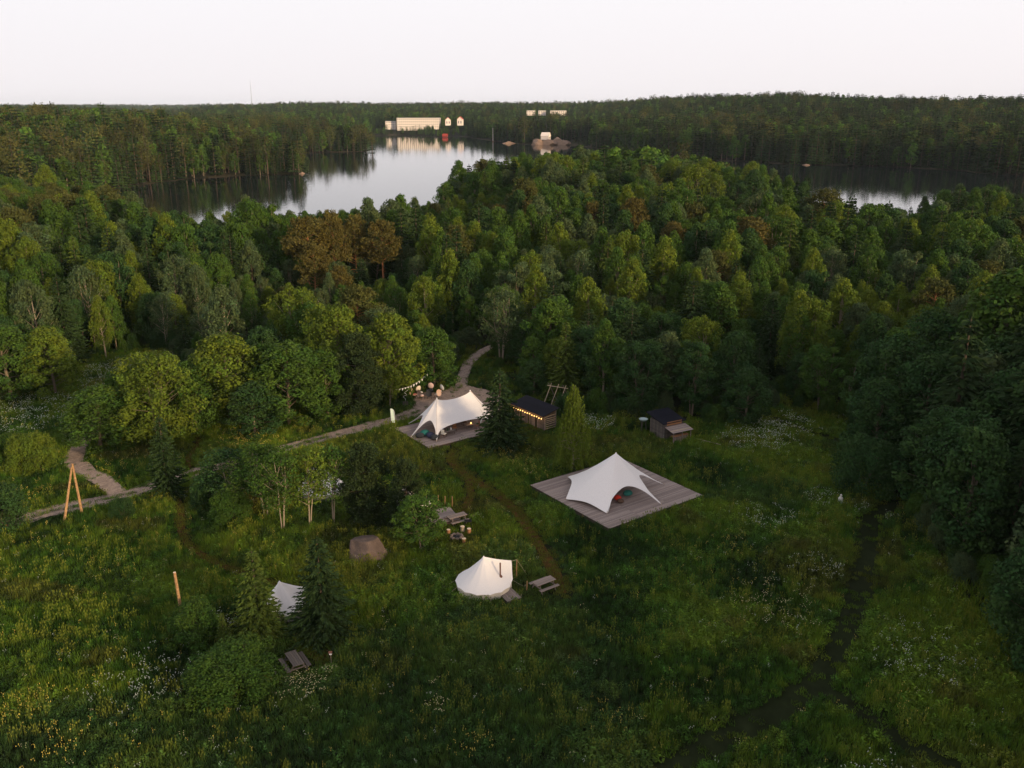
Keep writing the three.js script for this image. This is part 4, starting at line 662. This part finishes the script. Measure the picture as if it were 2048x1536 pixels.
// seating on the gravel yard
function armchair(label, [x, z], turn, shell, cushion, s = 1, y = 0) {
  const g = thing('wicker_chair', label, 'chair', [x, height(x, z) + 0.07 + y, z], turn, 'wicker chairs'); g.scale.setScalar(s);
  const back = new THREE.SphereGeometry(0.46, 18, 10, 0, Math.PI * 2, 0, 1.05); back.scale(1, 0.7, 1.15); back.rotateX(Math.PI / 2 + 0.25); back.translate(0, 0.86, -0.62); back.rotateY(Math.PI); back.scale(1, 1, -1); back.computeVertexNormals();
  mesh('backrest', back, Object.assign(shell.clone(), { side: THREE.DoubleSide }), g); mesh('seat', new THREE.CylinderGeometry(0.33, 0.28, 0.1, 14).translate(0, 0.42, 0), shell, g); mesh('cushion', new THREE.SphereGeometry(0.27, 12, 8).scale(1, 0.35, 1).translate(0, 0.5, 0.02), cushion, g);
  for (const [a, b] of [[1, 1], [1, -1], [-1, 1], [-1, -1]]) mesh('leg', rod([a * 0.27, 0, b * 0.27], [a * 0.18, 0.4, b * 0.18], 0.022), M.blackMetal, g);
}
for (const [lab, x, z, t, sh, cu] of [['pale round-backed wicker chair at the left of the round table', -11.9, -109.2, 0.7, M.rattanPale, M.fleece], ['pinkish high-backed wicker chair behind the round table', -10.7, -110.4, 0, M.rattanPink, M.charcoal], ['white wicker chair with a salmon cushion right of the round table', -9.5, -109.8, -0.8, M.white, M.salmon], ['orange-cushioned wicker chair in front of the round table', -10.6, -108.1, 3.0, M.charcoal, M.orange], ['wicker chair with a pink cushion at the front left of the round table', -11.6, -107.9, 2.3, M.rattan, M.rattanPink], ['wicker chair with a pale cushion at the front right of the round table', -9.7, -108.2, -2.4, M.rattan, M.fleece], ['low wicker chair furthest left on the gravel yard', -12.6, -108.3, 1.3, M.rattan, M.salmon]]) armchair(lab, [x, z], t, sh, cu);
{
  const g = thing('round_table', 'black round table between the wicker chairs', 'table', [-10.7, height(-10.7, -109.2) + 0.07, -109.2]); mesh('tabletop', new THREE.CylinderGeometry(0.5, 0.5, 0.04, 20).translate(0, 0.72, 0), M.charcoal, g); mesh('stem', rod([0, 0.02, 0], [0, 0.7, 0], 0.04), M.blackMetal, g); mesh('base', new THREE.CylinderGeometry(0.26, 0.28, 0.03, 16).translate(0, 0.02, 0), M.blackMetal, g);
  const c = thing('crate', 'greenish wooden crate at the edge of the gravel yard', 'crate', [-13.4, height(-13.4, -105.2), -105.2], 0.3); for (let k = 0; k < 3; k++) { for (const s of [-1, 1]) { const m = mesh('slat', plank(0.6, 0.14, 0.02), M.oldWood[k], c); m.position.set(0, 0.12 + k * 0.19, s * 0.24); const q = mesh('slat', plank(0.48, 0.14, 0.02), M.oldWood[k], c); q.rotation.y = Math.PI / 2; q.position.set(s * 0.3, 0.12 + k * 0.19, 0); } } mesh('base_board', box(0.56, 0.03, 0.44, 0, 0.03, 0), M.oldWood[0], c);
  const w = thing('wire_figure', 'thin bent wire figure behind the greenish crate', 'wire figure', [-13.5, height(-13.5, -106.0), -106.0]); mesh('wire', new THREE.TubeGeometry(new THREE.CatmullRomCurve3([V(0, 0, 0), V(0.02, 0.7, 0), V(-0.25, 1.0, 0), V(0.2, 1.25, 0), V(-0.05, 1.5, 0), V(0.4, 1.9, 0)]), 30, 0.018, 5), M.white, w);
}
// bunting: a cord with white pennants between two trees
{
  const g = thing('bunting', 'string of white pennants hanging below the bright rounded trees', 'bunting'), a = V(-14.6, 2.2, -105.2), b = V(-10.9, 2.7, -110.6), pts = [];
  for (let k = 0; k <= 24; k++) { const t = k / 24, p = a.clone().lerp(b, t); p.y -= 0.55 * Math.sin(Math.PI * t); pts.push(p); }
  mesh('cord', new THREE.TubeGeometry(new THREE.CatmullRomCurve3(pts), 48, 0.01, 4), M.white, g);
  const fs = new THREE.Shape(); fs.moveTo(-0.13, 0); fs.lineTo(0.13, 0); fs.lineTo(0.0, -0.34); const fg = new THREE.ExtrudeGeometry(fs, { depth: 0.006, bevelEnabled: false });
  for (let k = 1; k < 24; k += 2) { const f = mesh('pennant', fg, M.white, g); f.position.copy(pts[k]); f.rotation.y = 0.5 + R(-0.5, 0.5); f.rotation.z = R(-0.15, 0.15); }
}
// under the double-peaked tent
function beanbag(label, [x, z], y, mat, s, seed) { const g = new THREE.SphereGeometry(0.5, 16, 12), p = g.attributes.position; for (let i = 0; i < p.count; i++) { const yy = p.getY(i), f = 0.9 + 0.25 * fbm(p.getX(i) * 2 + seed, p.getZ(i) * 2 + yy); p.setXYZ(i, p.getX(i) * f * 1.15, (yy > 0 ? yy * 0.75 : yy * 0.42) + 0.2, p.getZ(i) * f); } g.computeVertexNormals(); const m = single('bean_bag', g, mat, label, 'bean bag', [x, y, z], seed, 'bean bags under the tents'); m.scale.setScalar(s); }
const yB = height(-9, -95) + 0.38, yA = height(10, -79) + 0.44;
beanbag('teal bean bag under the left arm of the double-peaked tent', [-9.9, -94.0], yB, M.teal, 1.05, 1); beanbag('navy bean bag in front of the teal one under the tent', [-9.2, -93.3], yB, M.navy, 1.0, 2); beanbag('black bean bag leftmost under the double-peaked tent', [-10.4, -93.2], yB, M.charcoal, 0.95, 3); beanbag('dark bean bag nearest the front tip of the double-peaked tent', [-8.6, -92.7], yB, M.charcoal, 1.0, 4);
beanbag('bright red bean bag under the arch of the single-peaked tent', [10.0, -76.6], yA, M.red, 0.72, 5); beanbag('dark brown bean bag just in front of the red one', [10.2, -75.95], yA, M.brown, 0.62, 6); beanbag('teal bean bag behind the red one under the single-peaked tent', [11.1, -77.6], yA, M.teal, 0.85, 7);
{
  const yy = yB;
  for (const [x, z, label, mt] of [[-7.1, -94.2, 'low dark table with bottles under the front of the double-peaked tent', M.greyWood[2]], [-4.9, -96.3, 'low table under the right half of the double-peaked tent', M.greyWood[0]]]) { const g = thing('low_table', label, 'table', [x, yy, z], 0.62); mesh('tabletop', box(1.2, 0.05, 0.6, 0, 0.44, 0), mt, g); for (const [a, b] of [[1, 1], [1, -1], [-1, 1], [-1, -1]]) mesh('leg', box(0.06, 0.42, 0.06, a * 0.53, 0.21, b * 0.24), mt, g); }
  for (const [x, z, t, label, mt] of [[-7.7, -93.3, 2.6, 'chair draped with a white sheepskin under the double-peaked tent', M.fleece], [-6.6, -95.3, 0.2, 'wooden chair behind the low table with bottles', M.log], [-4.0, -95.9, -1.2, 'reddish chair by the candle under the tent', M.rust], [-5.6, -97.2, 0.5, 'brown chair at the back of the double-peaked tent', M.brown], [-8.4, -94.6, 0.4, 'pale chair behind the dark bean bag', M.rattanPale]]) { const g = thing('chair', label, 'chair', [x, yy, z], t, 'chairs under the double-peaked tent'); mesh('seat', box(0.46, 0.07, 0.46, 0, 0.42, 0), mt, g); mesh('backrest', box(0.46, 0.5, 0.06, 0, 0.72, -0.22, 0, -0.12), mt, g); for (const [a, b] of [[1, 1], [1, -1], [-1, 1], [-1, -1]]) mesh('leg', rod([a * 0.21, 0, b * 0.21], [a * 0.19, 0.4, b * 0.19], 0.022), M.brown, g); }
  const bt = std(rgb(0.03, 0.07, 0.03), 0.25), wb = std(rgb(0.75, 0.72, 0.66), 0.4); for (const [x, z, m, label] of [[-7.3, -94.1, bt, 'dark bottle on the low table'], [-6.95, -94.35, wb, 'white jug on the low table']]) single('bottle', new THREE.LatheGeometry([[0, 0], [0.07, 0], [0.075, 0.2], [0.03, 0.28], [0.028, 0.36], [0, 0.36]].map(([a, b]) => new THREE.Vector2(a, b)), 12), m, label, 'bottle', [x, yy + 0.466, z]);
  const c = thing('candle_lamp', 'small lit candle lamp on the right low table', 'lamp', [-4.75, yy + 0.467, -96.2]); mesh('holder', new THREE.CylinderGeometry(0.08, 0.09, 0.04, 12).translate(0, 0.02, 0), M.brown, c); mesh('flame_glow', new THREE.SphereGeometry(0.07, 10, 8).scale(1, 1.6, 1).translate(0, 0.16, 0), M.bulb, c); const l = new THREE.PointLight(rgb(1, 0.6, 0.25), 0.2, 0, 2); l.position.set(0, 0.16, 0); l.castShadow = true; c.add(l);
  const h = thing('hanging_ring_seat', 'white ring swing seat hanging under the right end of the double-peaked tent', 'swing seat', [-3.1, yy, -95.2], 0.3); mesh('ring', new THREE.TorusGeometry(0.5, 0.045, 8, 28).translate(0, 1.1, 0), M.white, h); mesh('seat_net', new THREE.CylinderGeometry(0.46, 0.4, 0.06, 18).translate(0, 0.72, 0.1), M.charcoal, h); mesh('rope', rod([0, 1.6, 0], [-0.4, 2.6, -0.35], 0.012), M.rope, h);
}
// small things in the meadow
{
  const g = thing('garden_statue', 'small pale statue among white flowers at the right meadow edge', 'statue', [31.0, height(31, -76), -76.2]); mesh('plinth', new THREE.CylinderGeometry(0.22, 0.26, 0.3, 12).translate(0, 0.35, 0), std(rgb(0.40, 0.48, 0.46), 0.8), g); mesh('figure', new THREE.LatheGeometry([[0, 0.48], [0.2, 0.5], [0.24, 0.62], [0.14, 0.78], [0.06, 0.84], [0.1, 0.9], [0.11, 0.98], [0.05, 1.06], [0, 1.07]].map(([a, b]) => new THREE.Vector2(a, b)), 14), std(rgb(0.55, 0.53, 0.48), 0.8), g);
  const b = thing('bird_feeder', 'little bird feeder on a thin stake near the weathered picnic table', 'bird feeder', [-12.2, height(-12.2, -51.2), -51.2]); mesh('stake', rod([0, 0, 0], [0, 0.95, 0], 0.015), M.palelog, b); mesh('house', box(0.16, 0.14, 0.16, 0, 1.0, 0), M.white, b); mesh('roof', join([box(0.24, 0.02, 0.17, 0, 1.12, 0.06, 0, 0.6), box(0.24, 0.02, 0.17, 0, 1.12, -0.06, 0, -0.6)]), M.rust, b);
  single('branch_support', rod([0, 0, 0], [1.15, 0.55, 0.3], 0.03, 0.02), M.palelog, 'bare stick leaning beside the deck of the hidden tent', 'stick', [-14.7, height(-14.7, -56.6) + 0.35, -56.6]);
}

// ---------------------------------------------------------------- across the lake
M.farWhite = std(rgb(0.72, 0.64, 0.58), 0.9); M.farWindow = std(rgb(0.12, 0.13, 0.15), 0.3); M.farRed = std(rgb(0.42, 0.05, 0.03), 0.8); M.farRoof = std(rgb(0.22, 0.12, 0.10), 0.9); M.farGrey = std(rgb(0.30, 0.30, 0.30), 0.9);
function block(label, x, z, y, w, h, d, turn, cols, rows, wall, roof, group) {
  const g = thing('apartment_block', label, 'building', [x, y, z], turn, group); mesh('wall', box(w, h, d, 0, h / 2, 0), wall, g); mesh('roof', box(w + 0.8, 0.6, d + 0.8, 0, h + 0.3, 0), roof, g);
  const wg = new THREE.BoxGeometry(w / cols * 0.5, h / rows * 0.48, 0.3); for (let r = 0; r < rows; r++) for (let c = 0; c < cols; c++) { const m = mesh('window', wg, M.farWindow, g); m.position.set((c + 0.5) / cols * w - w / 2, (r + 0.52) / rows * h, d / 2); }
}
function house(label, x, z, y, w, h, d, turn, wall, roof) {
  const g = thing('house', label, 'house', [x, y, z], turn), s = new THREE.Shape(); s.moveTo(-w / 2, 0); s.lineTo(w / 2, 0); s.lineTo(w / 2, h); s.lineTo(0, h + w * 0.45); s.lineTo(-w / 2, h); s.lineTo(-w / 2, 0);
  mesh('wall', new THREE.ExtrudeGeometry(s, { depth: d, bevelEnabled: false }).translate(0, 0, -d / 2), wall, g);
  for (const k of [-1, 1]) { const L = Math.hypot(w / 2, w * 0.45) + 0.5; mesh('roof_slope', box(L, 0.25, d + 0.8, k * w / 4 * 1.06, h + w * 0.225 + 0.12, 0, 0, 0, -k * Math.atan2(w * 0.45, w / 2)), roof, g); }
  for (const q of [-1, 1]) mesh('window', box(w * 0.18, h * 0.4, 0.2, q * w * 0.22, h * 0.55, d / 2), M.farWindow, g);
}
const gy = (x, z) => height(x, z) - 0.5;
block('long white apartment block across the lake, left part set lower', -186, -1412, 0.5, 16, 13, 12, 0.12, 6, 4, M.farWhite, M.farGrey, 'white buildings across the lake');
block('long white apartment block across the lake, main length', -142, -1404, 0.5, 66, 18, 12, 0.05, 22, 5, M.farWhite, M.farGrey, 'white buildings across the lake');
house('white gabled house with a red roof just right of the long block', -97, -1395, 8, 8, 8, 10, 0.1, M.farWhite, M.farRed); house('right one of two white gabled houses near the long block', -78, -1390, 8, 8, 9, 10, -0.1, M.farWhite, M.farRed);
block('left one of the small white blocks on the wooded slope', 34, -1660, 20, 15, 8, 10, 0, 5, 2, M.farWhite, M.farGrey, 'white buildings across the lake'); block('middle one of the small white blocks on the wooded slope', 54, -1655, 20, 13, 8, 10, 0, 4, 2, M.farWhite, M.farGrey, 'white buildings across the lake'); block('right one of the small white blocks on the wooded slope', 82, -1640, 20, 28, 8, 10, 0, 8, 2, M.farWhite, M.farGrey, 'white buildings across the lake');
house('white-roofed cottage on the rocky far shore', 38, -1030, gy(38, -1030) + 3.2, 8, 4, 9, 1.2, M.farWhite, M.farWhite); house('small red boathouse at the far water edge', -92, -1262, LAKE_Y + 0.3, 4.5, 2, 6.5, 1.4, M.farRed, M.farRed);
house('tiny white house glimpsed on the right wooded hill', 700, -1500, gy(700, -1500) + 12, 12, 6, 12, 0.3, M.farWhite, M.farGrey);
M.granite = std(rgb(0.44, 0.33, 0.26), 0.95, { map: noiseTexture(256, 64, [0.55, 0.52, 0.5], [1, 0.95, 0.9], 81) });
rnd = rngOf(707);
for (const [x, z, r, sy, label] of [[28, -1012, 9, 0.5, 'leftmost granite outcrop below the white-roofed cottage'], [42, -1014, 11, 0.55, 'large granite outcrop in front of the white-roofed cottage'], [58, -1012, 9, 0.6, 'rightmost granite outcrop on the cottage shore'], [50, -1024, 8, 0.7, 'upper granite outcrop right of the white-roofed cottage'], [30, -1026, 7, 0.7, 'upper granite outcrop left of the white-roofed cottage'], [-4, -1050, 8, 0.3, 'low reddish rocks on the wooded point'], [140, -766, 4, 0.3, 'pale shore rock at the left of the right lake arm'], [214, -660, 3, 0.3, 'low shore rock in the middle of the right lake arm'], [-133, -574, 2.2, 0.5, 'shore rock at the tip of the left wooded point']])
  single('shore_rock', crag(r, r + x * 0.13, sy), M.granite, label, 'rock', [x, Math.max(LAKE_Y, height(x, z)) + r * sy * 0.15, z], R(0, 6), 'rocks on the lake shores');
{ const g = thing('mooring_mast', 'thin pale mast at the wooded point across the lake', 'mast', [-23, LAKE_Y, -1104]); mesh('mast', rod([0, 0, 0], [0, 16, 0], 0.4, 0.25), M.farWhite, g); mesh('foot', box(2, 1.2, 2, 0, 0.4, 0), M.granite, g);
  const t = thing('radio_mast', 'faint lattice radio mast on the far left skyline', 'mast', [-640, height(-640, -2280), -2280]); mesh('lattice', join([rod([-1.2, 0, 0], [0, 78, 0], 0.3, 0.15, 5), rod([1.2, 0, 0], [0, 78, 0], 0.3, 0.15, 5), ...Array.from({ length: 9 }, (_, k) => rod([-1.1 + k * 0.1, k * 8, 0], [1.1 - k * 0.1, k * 8 + 8, 0], 0.12, 0.12, 4))]), M.farGrey, t); }

// ---------------------------------------------------------------- meadow: grass, herbs and flowers
rnd = rngOf(808);
function tuft(n, spread, h0, h1, w, lean) { const s = new Soup(); for (let k = 0; k < n; k++) { const a = R(0, 6.28), r = Math.sqrt(rnd()) * spread, x = Math.cos(a) * r, z = Math.sin(a) * r, h = R(h0, h1), b = R(0, 6.28), l = R(0.1, lean) * h; s.dart([x, -0.04, z], [x + Math.cos(b) * l, h, z + Math.sin(b) * l], w * R(0.7, 1.3), R(0.7, 1.3), R(-0.08, 0.16)); } return s.geo(); }
function herb(n, spread, h, leaf) { const s = new Soup(); for (let k = 0; k < n; k++) { const a = R(0, 6.28), r = Math.sqrt(rnd()) * spread; s.leaf(Math.cos(a) * r, R(0.25, 1) * h, Math.sin(a) * r, R(-0.7, 0.7), 1, R(-0.7, 0.7), leaf * R(0.7, 1.3), R(0.35, 0.6), R(0.7, 1.3), R(-0.08, 0.1)); } for (let k = 0; k < n / 4; k++) { const a = R(0, 6.28), r = Math.sqrt(rnd()) * spread; s.dart([Math.cos(a) * r, 0, Math.sin(a) * r], [Math.cos(a) * r + R(-0.1, 0.1), h * R(0.8, 1.2), Math.sin(a) * r + R(-0.1, 0.1)], 0.02, R(0.7, 1.2)); } return s.geo(); }
function umbels(n, spread, h, r, stemTone) { const s = new Soup(); for (let k = 0; k < n; k++) { const a = R(0, 6.28), q = Math.sqrt(rnd()) * spread, x = Math.cos(a) * q, z = Math.sin(a) * q, hh = h * R(0.75, 1.15); for (let j = 0; j < 4; j++) s.leaf(x + R(-r, r), hh + R(-0.03, 0.03), z + R(-r, r), R(-0.4, 0.4), 1, R(-0.4, 0.4), r * R(0.6, 1.0), 0.8, R(0.8, 1.15)); } return s.geo(); }
function spikes(n, spread, h, r) { const s = new Soup(); for (let k = 0; k < n; k++) { const a = R(0, 6.28), q = Math.sqrt(rnd()) * spread, x = Math.cos(a) * q, z = Math.sin(a) * q, hh = h * R(0.8, 1.2); for (let j = 0; j < 3; j++) s.leaf(x + R(-0.02, 0.02), hh - j * r * 1.2, z + R(-0.02, 0.02), R(-1, 1), R(-0.2, 0.8), R(-1, 1), r, 0.6, R(0.8, 1.15)); } return s.geo(); }
M.grass = new THREE.MeshPhysicalMaterial({ color: rgb(1, 1, 1), roughness: 1, vertexColors: true, side: THREE.DoubleSide, transmission: 0.25, thickness: 0, specularIntensity: 0.2 });
M.petalWhite = std(rgb(0.50, 0.54, 0.42), 1, { vertexColors: true, side: THREE.DoubleSide }); M.petalYellow = std(rgb(0.55, 0.45, 0.09), 1, { vertexColors: true, side: THREE.DoubleSide }); M.petalCream = std(rgb(0.55, 0.50, 0.26), 1, { vertexColors: true, side: THREE.DoubleSide });
const BLADES = [tuft(30, 0.34, 0.28, 0.62, 0.026, 0.6), tuft(26, 0.30, 0.35, 0.8, 0.024, 0.5), tuft(34, 0.38, 0.2, 0.5, 0.03, 0.8)], HERBS = [herb(34, 0.32, 0.5, 0.085), herb(30, 0.36, 0.65, 0.1)], SHORT = tuft(46, 0.30, 0.06, 0.19, 0.02, 0.9);
function stalkTuft(n, spread, h) { const s = new Soup(); for (let k = 0; k < n; k++) { const a = R(0, 6.28), r = Math.sqrt(rnd()) * spread, x = Math.cos(a) * r, z = Math.sin(a) * r, hh = h * R(0.7, 1.15), tx = x + R(-0.12, 0.12), tz = z + R(-0.12, 0.12); s.dart([x, 0, z], [tx, hh, tz], 0.012, R(0.8, 1.1), 0.1); for (let q = 0; q < 2; q++) s.dart([tx, hh * 0.86, tz], [tx + R(-0.04, 0.04), hh * 1.1, tz + R(-0.04, 0.04)], 0.03, R(0.9, 1.3), 0.14); } return s.geo(); }
const STALKS = stalkTuft(13, 0.3, 0.85);
const DECKS = [[1.8, -80.1, 0.625, 12, 11.6], [-13.6, -96.3, 0.627, 10.4, 7.7], [-8.2, -74.2, 0.42, 2.6, 2.9], [-0.7, -62, -1.05, 2.9, 1.25], [-15.75, -58.7, -1.25, 2.4, 1.5]];
const onDeck = (x, z) => DECKS.some(([a, b, t, u, v]) => { const dx = x - a, dz = z - b, c = Math.cos(t), s = Math.sin(t), lx = dx * c - dz * s, lz = dx * s + dz * c; return lx > -0.12 && lx < u + 0.12 && lz > -0.12 && lz < v + 0.12; });
const TENTS = [[-2.2, -61.4, 2.2], [-18.5, -79, 2.3], [-17.2, -57.9, 1.75], [-8.9, -75.2, 1.7], [-12.1, -66.4, 1.3], [-4.85, -69.8, 0.6]];
const SHORTCUT = [[-4.8, -70.6, 2.6], [2.6, -61.2, 2.2], [-14.2, -51.8, 1.8], [-0.2, -60.8, 1.0], [2.5, -97.6, 2.2], [-6.4, -73.4, 2.6]];
const rows = { b0: [], b1: [], b2: [], h0: [], h1: [], s: [], st: [], white: [], yellow: [], cream: [] };
const FLOWERS = [[-24, -49.5, 3.8, 'white', 0.32], [-21.2, -55.6, 2.0, 'white', 0.6], [-13.5, -49.0, 2.2, 'cream', 0.6], [-30, -46.5, 2.2, 'yellow', 0.5], [-27, -43.5, 2.4, 'yellow', 0.35], [-52, -119, 10, 'white', 0.5], [-60, -102, 9, 'white', 0.3], [33.5, -74.2, 2.2, 'white', 0.6], [29.5, -76.5, 2.4, 'white', 0.5], [31, -97.5, 5, 'white', 0.55], [27.5, -92, 5, 'white', 0.3], [23, -72.5, 3.4, 'white', 0.3], [24.5, -63.5, 2.6, 'white', 0.35], [9.5, -97.5, 3, 'white', 0.5], [-12.8, -95.4, 1.2, 'cream', 0.6], [-4.6, -46.6, 1.0, 'cream', 0.6], [-5.2, -48.6, 0.7, 'cream', 0.6], [6.0, -45.2, 1.6, 'yellow', 0.4], [-2.4, -43, 1.8, 'yellow', 0.3], [18, -68, 3, 'yellow', 0.25], [21, -41, 3, 'white', 0.25], [24, -47, 2.6, 'yellow', 0.25], [4.5, -81, 3, 'yellow', 0.25], [-24, -86.5, 6, 'yellow', 0.22], [-30, -92, 4, 'yellow', 0.3], [-41, -86, 4, 'yellow', 0.2], [28, -52, 4, 'white', 0.22], [20, -58, 4, 'cream', 0.25], [-48, -78, 4, 'yellow', 0.15], [-0.6, -89, 3, 'yellow', 0.3], [1.5, -84.5, 3, 'yellow', 0.3]];
const tones = { deep: [0.022, 0.056, 0.010], green: [0.048, 0.116, 0.013], lime: [0.122, 0.192, 0.016], olive: [0.125, 0.135, 0.020], rust: [0.105, 0.078, 0.024], blue: [0.038, 0.078, 0.026] };
const mixTone = (a, b, t) => [0, 1, 2].map((k) => lerp(tones[a][k], tones[b][k], t));
for (let z = -140; z < -24; z += 0.36) {
  const st = z < -95 ? 0.42 : 0.36, half = Math.min(100, -z * 0.60 + 14);
  for (let x = -half; x < Math.min(half, 44); x += st) {
    const px = x + R(-0.5, 0.5) * st, pz = z + R(-0.5, 0.5) * 0.36;
    if (!inPoly(MEADOW, px, pz) && !(px < -60 && pz > -114) ) { if (rnd() > 0.35 || px > 44) continue; if (lineDist(MEADOW, px, pz, true) > 5) continue; }
    if (onDeck(px, pz) || TENTS.some(([a, b, r]) => Math.hypot(px - a, pz - b) < r)) continue;
    const dg = Math.min(lineDist(PATH_MAIN, px, pz) - 1.15, lineDist(PATH_UP, px, pz) - 0.8, lineDist(PATH_SIDE, px, pz) - 1.0, inPoly(YARD, px, pz) ? -0.6 : 9);
    const strip = dg < 0 && lineDist(PATH_MAIN, px, pz) < 0.25 && noise(px / 3, pz / 3) > 0.55;
    if (dg < -0.12 && !strip && rnd() > 0.035) continue;
    let dt = 9; TRAILS.forEach((t, i) => { dt = Math.min(dt, lineDist(t, px, pz) - [0.9, 0.65, 0.6, 0.9, 0.7, 0.7, 0.55][i]); });
    const cut = SHORTCUT.reduce((m, [a, b, r]) => Math.min(m, Math.hypot(px - a, pz - b) - r), 9);
    const n1 = fbm(px / 7 + 20, pz / 7), n2 = fbm(px / 2.2, pz / 2.2 + 40), n3 = noise(px / 13 + 3, pz / 13 + 8);
    let c = n1 < 0.45 ? mixTone('deep', 'green', smooth(0.25, 0.45, n1)) : mixTone('green', 'lime', smooth(0.45, 0.72, n1) * 0.8);
    if (n2 > 0.60) c = c.map((v, k) => lerp(v, tones.lime[k], 0.55)); else if (n2 < 0.33) c = c.map((v, k) => lerp(v, tones.deep[k], 0.6));
    if (n3 > 0.74) c = c.map((v, k) => lerp(v, tones.olive[k], 0.4)); if (noise(px / 4 + 50, pz / 4) > 0.85) c = c.map((v, k) => lerp(v, tones.rust[k], 0.4));
    if (n3 < 0.2) c = c.map((v, k) => lerp(v, tones.blue[k], 0.5));
    const j = R(0.6, 1.4); c = [c[0] * j * R(0.9, 1.15), c[1] * j, c[2] * j];
    const worn = Math.min(dt, cut), sc = 0.62 + 0.75 * n1 * n1 * 1.6, hs = (0.55 + 0.8 * n2) * (dg < 0.4 ? 0.4 : 1);
    const y = height(px, pz), turn = R(0, 6.28);
    if (worn < 0) { if (rnd() < (dt < 0 ? (px < 8 ? 0.6 : 0.14) : 0.97)) rows.s.push([px, y + 0.03, pz, turn, R(0.8, 1.3), R(0.8, 1.4), R(0.8, 1.3), c.map((v, k) => lerp(v, tones.olive[k], dt < 0 && px < 8 ? 0.7 : 0.15))]); continue; }
    const herbish = noise(px / 5 + 90, pz / 5 + 11) > 0.6 ? 0.55 : 0.14, kind = rnd() < herbish ? (rnd() < 0.5 ? 'h0' : 'h1') : ['b0', 'b1', 'b2'][Math.floor(rnd() * 3)], low = worn < 0.5 ? 0.6 : 1;
    rows[kind].push([px, y, pz, turn, sc, hs * low, sc, c]);
    if (rnd() < (noise(px / 3.4 + 7, pz / 3.4 + 70) > 0.62 ? 0.16 : 0.02)) rows.st.push([px, y, pz, turn, 1, hs * low * 0.8 + 0.25, 1, [lerp(c[0], 0.15, 0.6), lerp(c[1], 0.19, 0.6), lerp(c[2], 0.03, 0.6)]]);
    const big = pz < -90 ? 1.5 : 1;
    for (const [fx, fz, fr, kindF, dens] of FLOWERS) { const dd = Math.hypot(px - fx, (pz - fz) * 0.9) / fr; if (dd < 1 && rnd() < dens * (1 - dd * dd) * (0.4 + 1.2 * noise(px / 1.3, pz / 1.3))) rows[kindF].push([px, y, pz, turn, big, hs * 0.55 + 0.45, big]); }
    const sp = rnd(); if (sp < 0.010) rows.white.push([px, y, pz, turn, 0.8, hs * 0.6 + 0.35, 0.8]); else if (sp < 0.034) rows.yellow.push([px, y, pz, turn, 0.8, hs * 0.6 + 0.4, 0.8]); else if (sp < 0.040) rows.cream.push([px, y, pz, turn, 0.8, hs * 0.6 + 0.4, 0.8]);
  }
}
console.log('grass', Object.entries(rows).map(([k, v]) => k + ' ' + v.length).join(', '));
for (const [k, g] of [['b0', BLADES[0]], ['b1', BLADES[1]], ['b2', BLADES[2]]]) instances('grass', 'long meadow grass', g, M.grass, rows[k]);
instances('grass', 'pale seed stalks in the meadow', STALKS, M.grass, rows.st);
instances('grass', 'short worn grass on the trails', SHORT, M.grass, rows.s);
instances('meadow_herbs', 'broad-leaved herbs in the meadow', HERBS[0], M.grass, rows.h0); instances('meadow_herbs', 'taller broad-leaved herbs in the meadow', HERBS[1], M.grass, rows.h1);
instances('wildflowers', 'white umbel flowers in the meadow', umbels(6, 0.3, 0.72, 0.026), M.petalWhite, rows.white); instances('wildflowers', 'yellow flower spikes in the meadow', spikes(4, 0.25, 0.74, 0.03), M.petalYellow, rows.yellow); instances('wildflowers', 'cream flowers in the meadow', umbels(5, 0.26, 0.7, 0.03), M.petalCream, rows.cream);
// bushes and saplings under the edge of the wood
{
  rnd = rngOf(909); const under = [[], [], []], low = KIND.bush[0].crown;
  const edge = MEADOW.slice(0, 29); for (let i = 0; i + 1 < edge.length; i++) { const a = edge[i], b = edge[i + 1], L = Math.hypot(b[0] - a[0], b[1] - a[1]); for (let s = 0; s < L; s += 1.1) { const t = s / L, x = lerp(a[0], b[0], t) + R(-1, 1), z = lerp(a[1], b[1], t) + R(-1, 1); const out = R(0.4, 5); const nx = (b[1] - a[1]) / L, nz = -(b[0] - a[0]) / L, px = x + nx * out, pz = z + nz * out; if (inPoly(MEADOW, px, pz) || nearPath(px, pz) < 2 || KEEP_CLEAR.some(([q, w, r]) => Math.hypot(px - q, pz - w) < r * 0.75)) continue; const h = R(0.12, 0.3), w = h * R(0.9, 1.4) * 0.75; under[Math.floor(R(0, 3))].push([px, height(px, pz) - 0.1, pz, R(0, 6.28), w, h, w]); } }
  for (let k = 0; k < 2600; k++) { const x = R(-100, 110), z = R(-200, -45); if (!ahead(x, z, 8) || inPoly(MEADOW, x, z) || (z > -100 && x < 30) || (x < -66 && z > -140 + (x + 66) * -0.3) || nearPath(x, z) < 2.5 || KEEP_CLEAR.some(([q, w, r]) => Math.hypot(x - q, z - w) < r * 0.8)) continue; const h = R(0.1, 0.32), w = h * R(0.9, 1.4) * 0.8; under[k % 3].push([x, height(x, z) - 0.1, z, R(0, 6.28), w, h, w]); }
  under.forEach((l, i) => instances('undergrowth', 'low bushes along the edge of the wood', low, [M.leafDark, M.leafGreen, M.leafGrey][i], l));
}

renderer.render(scene, camera);
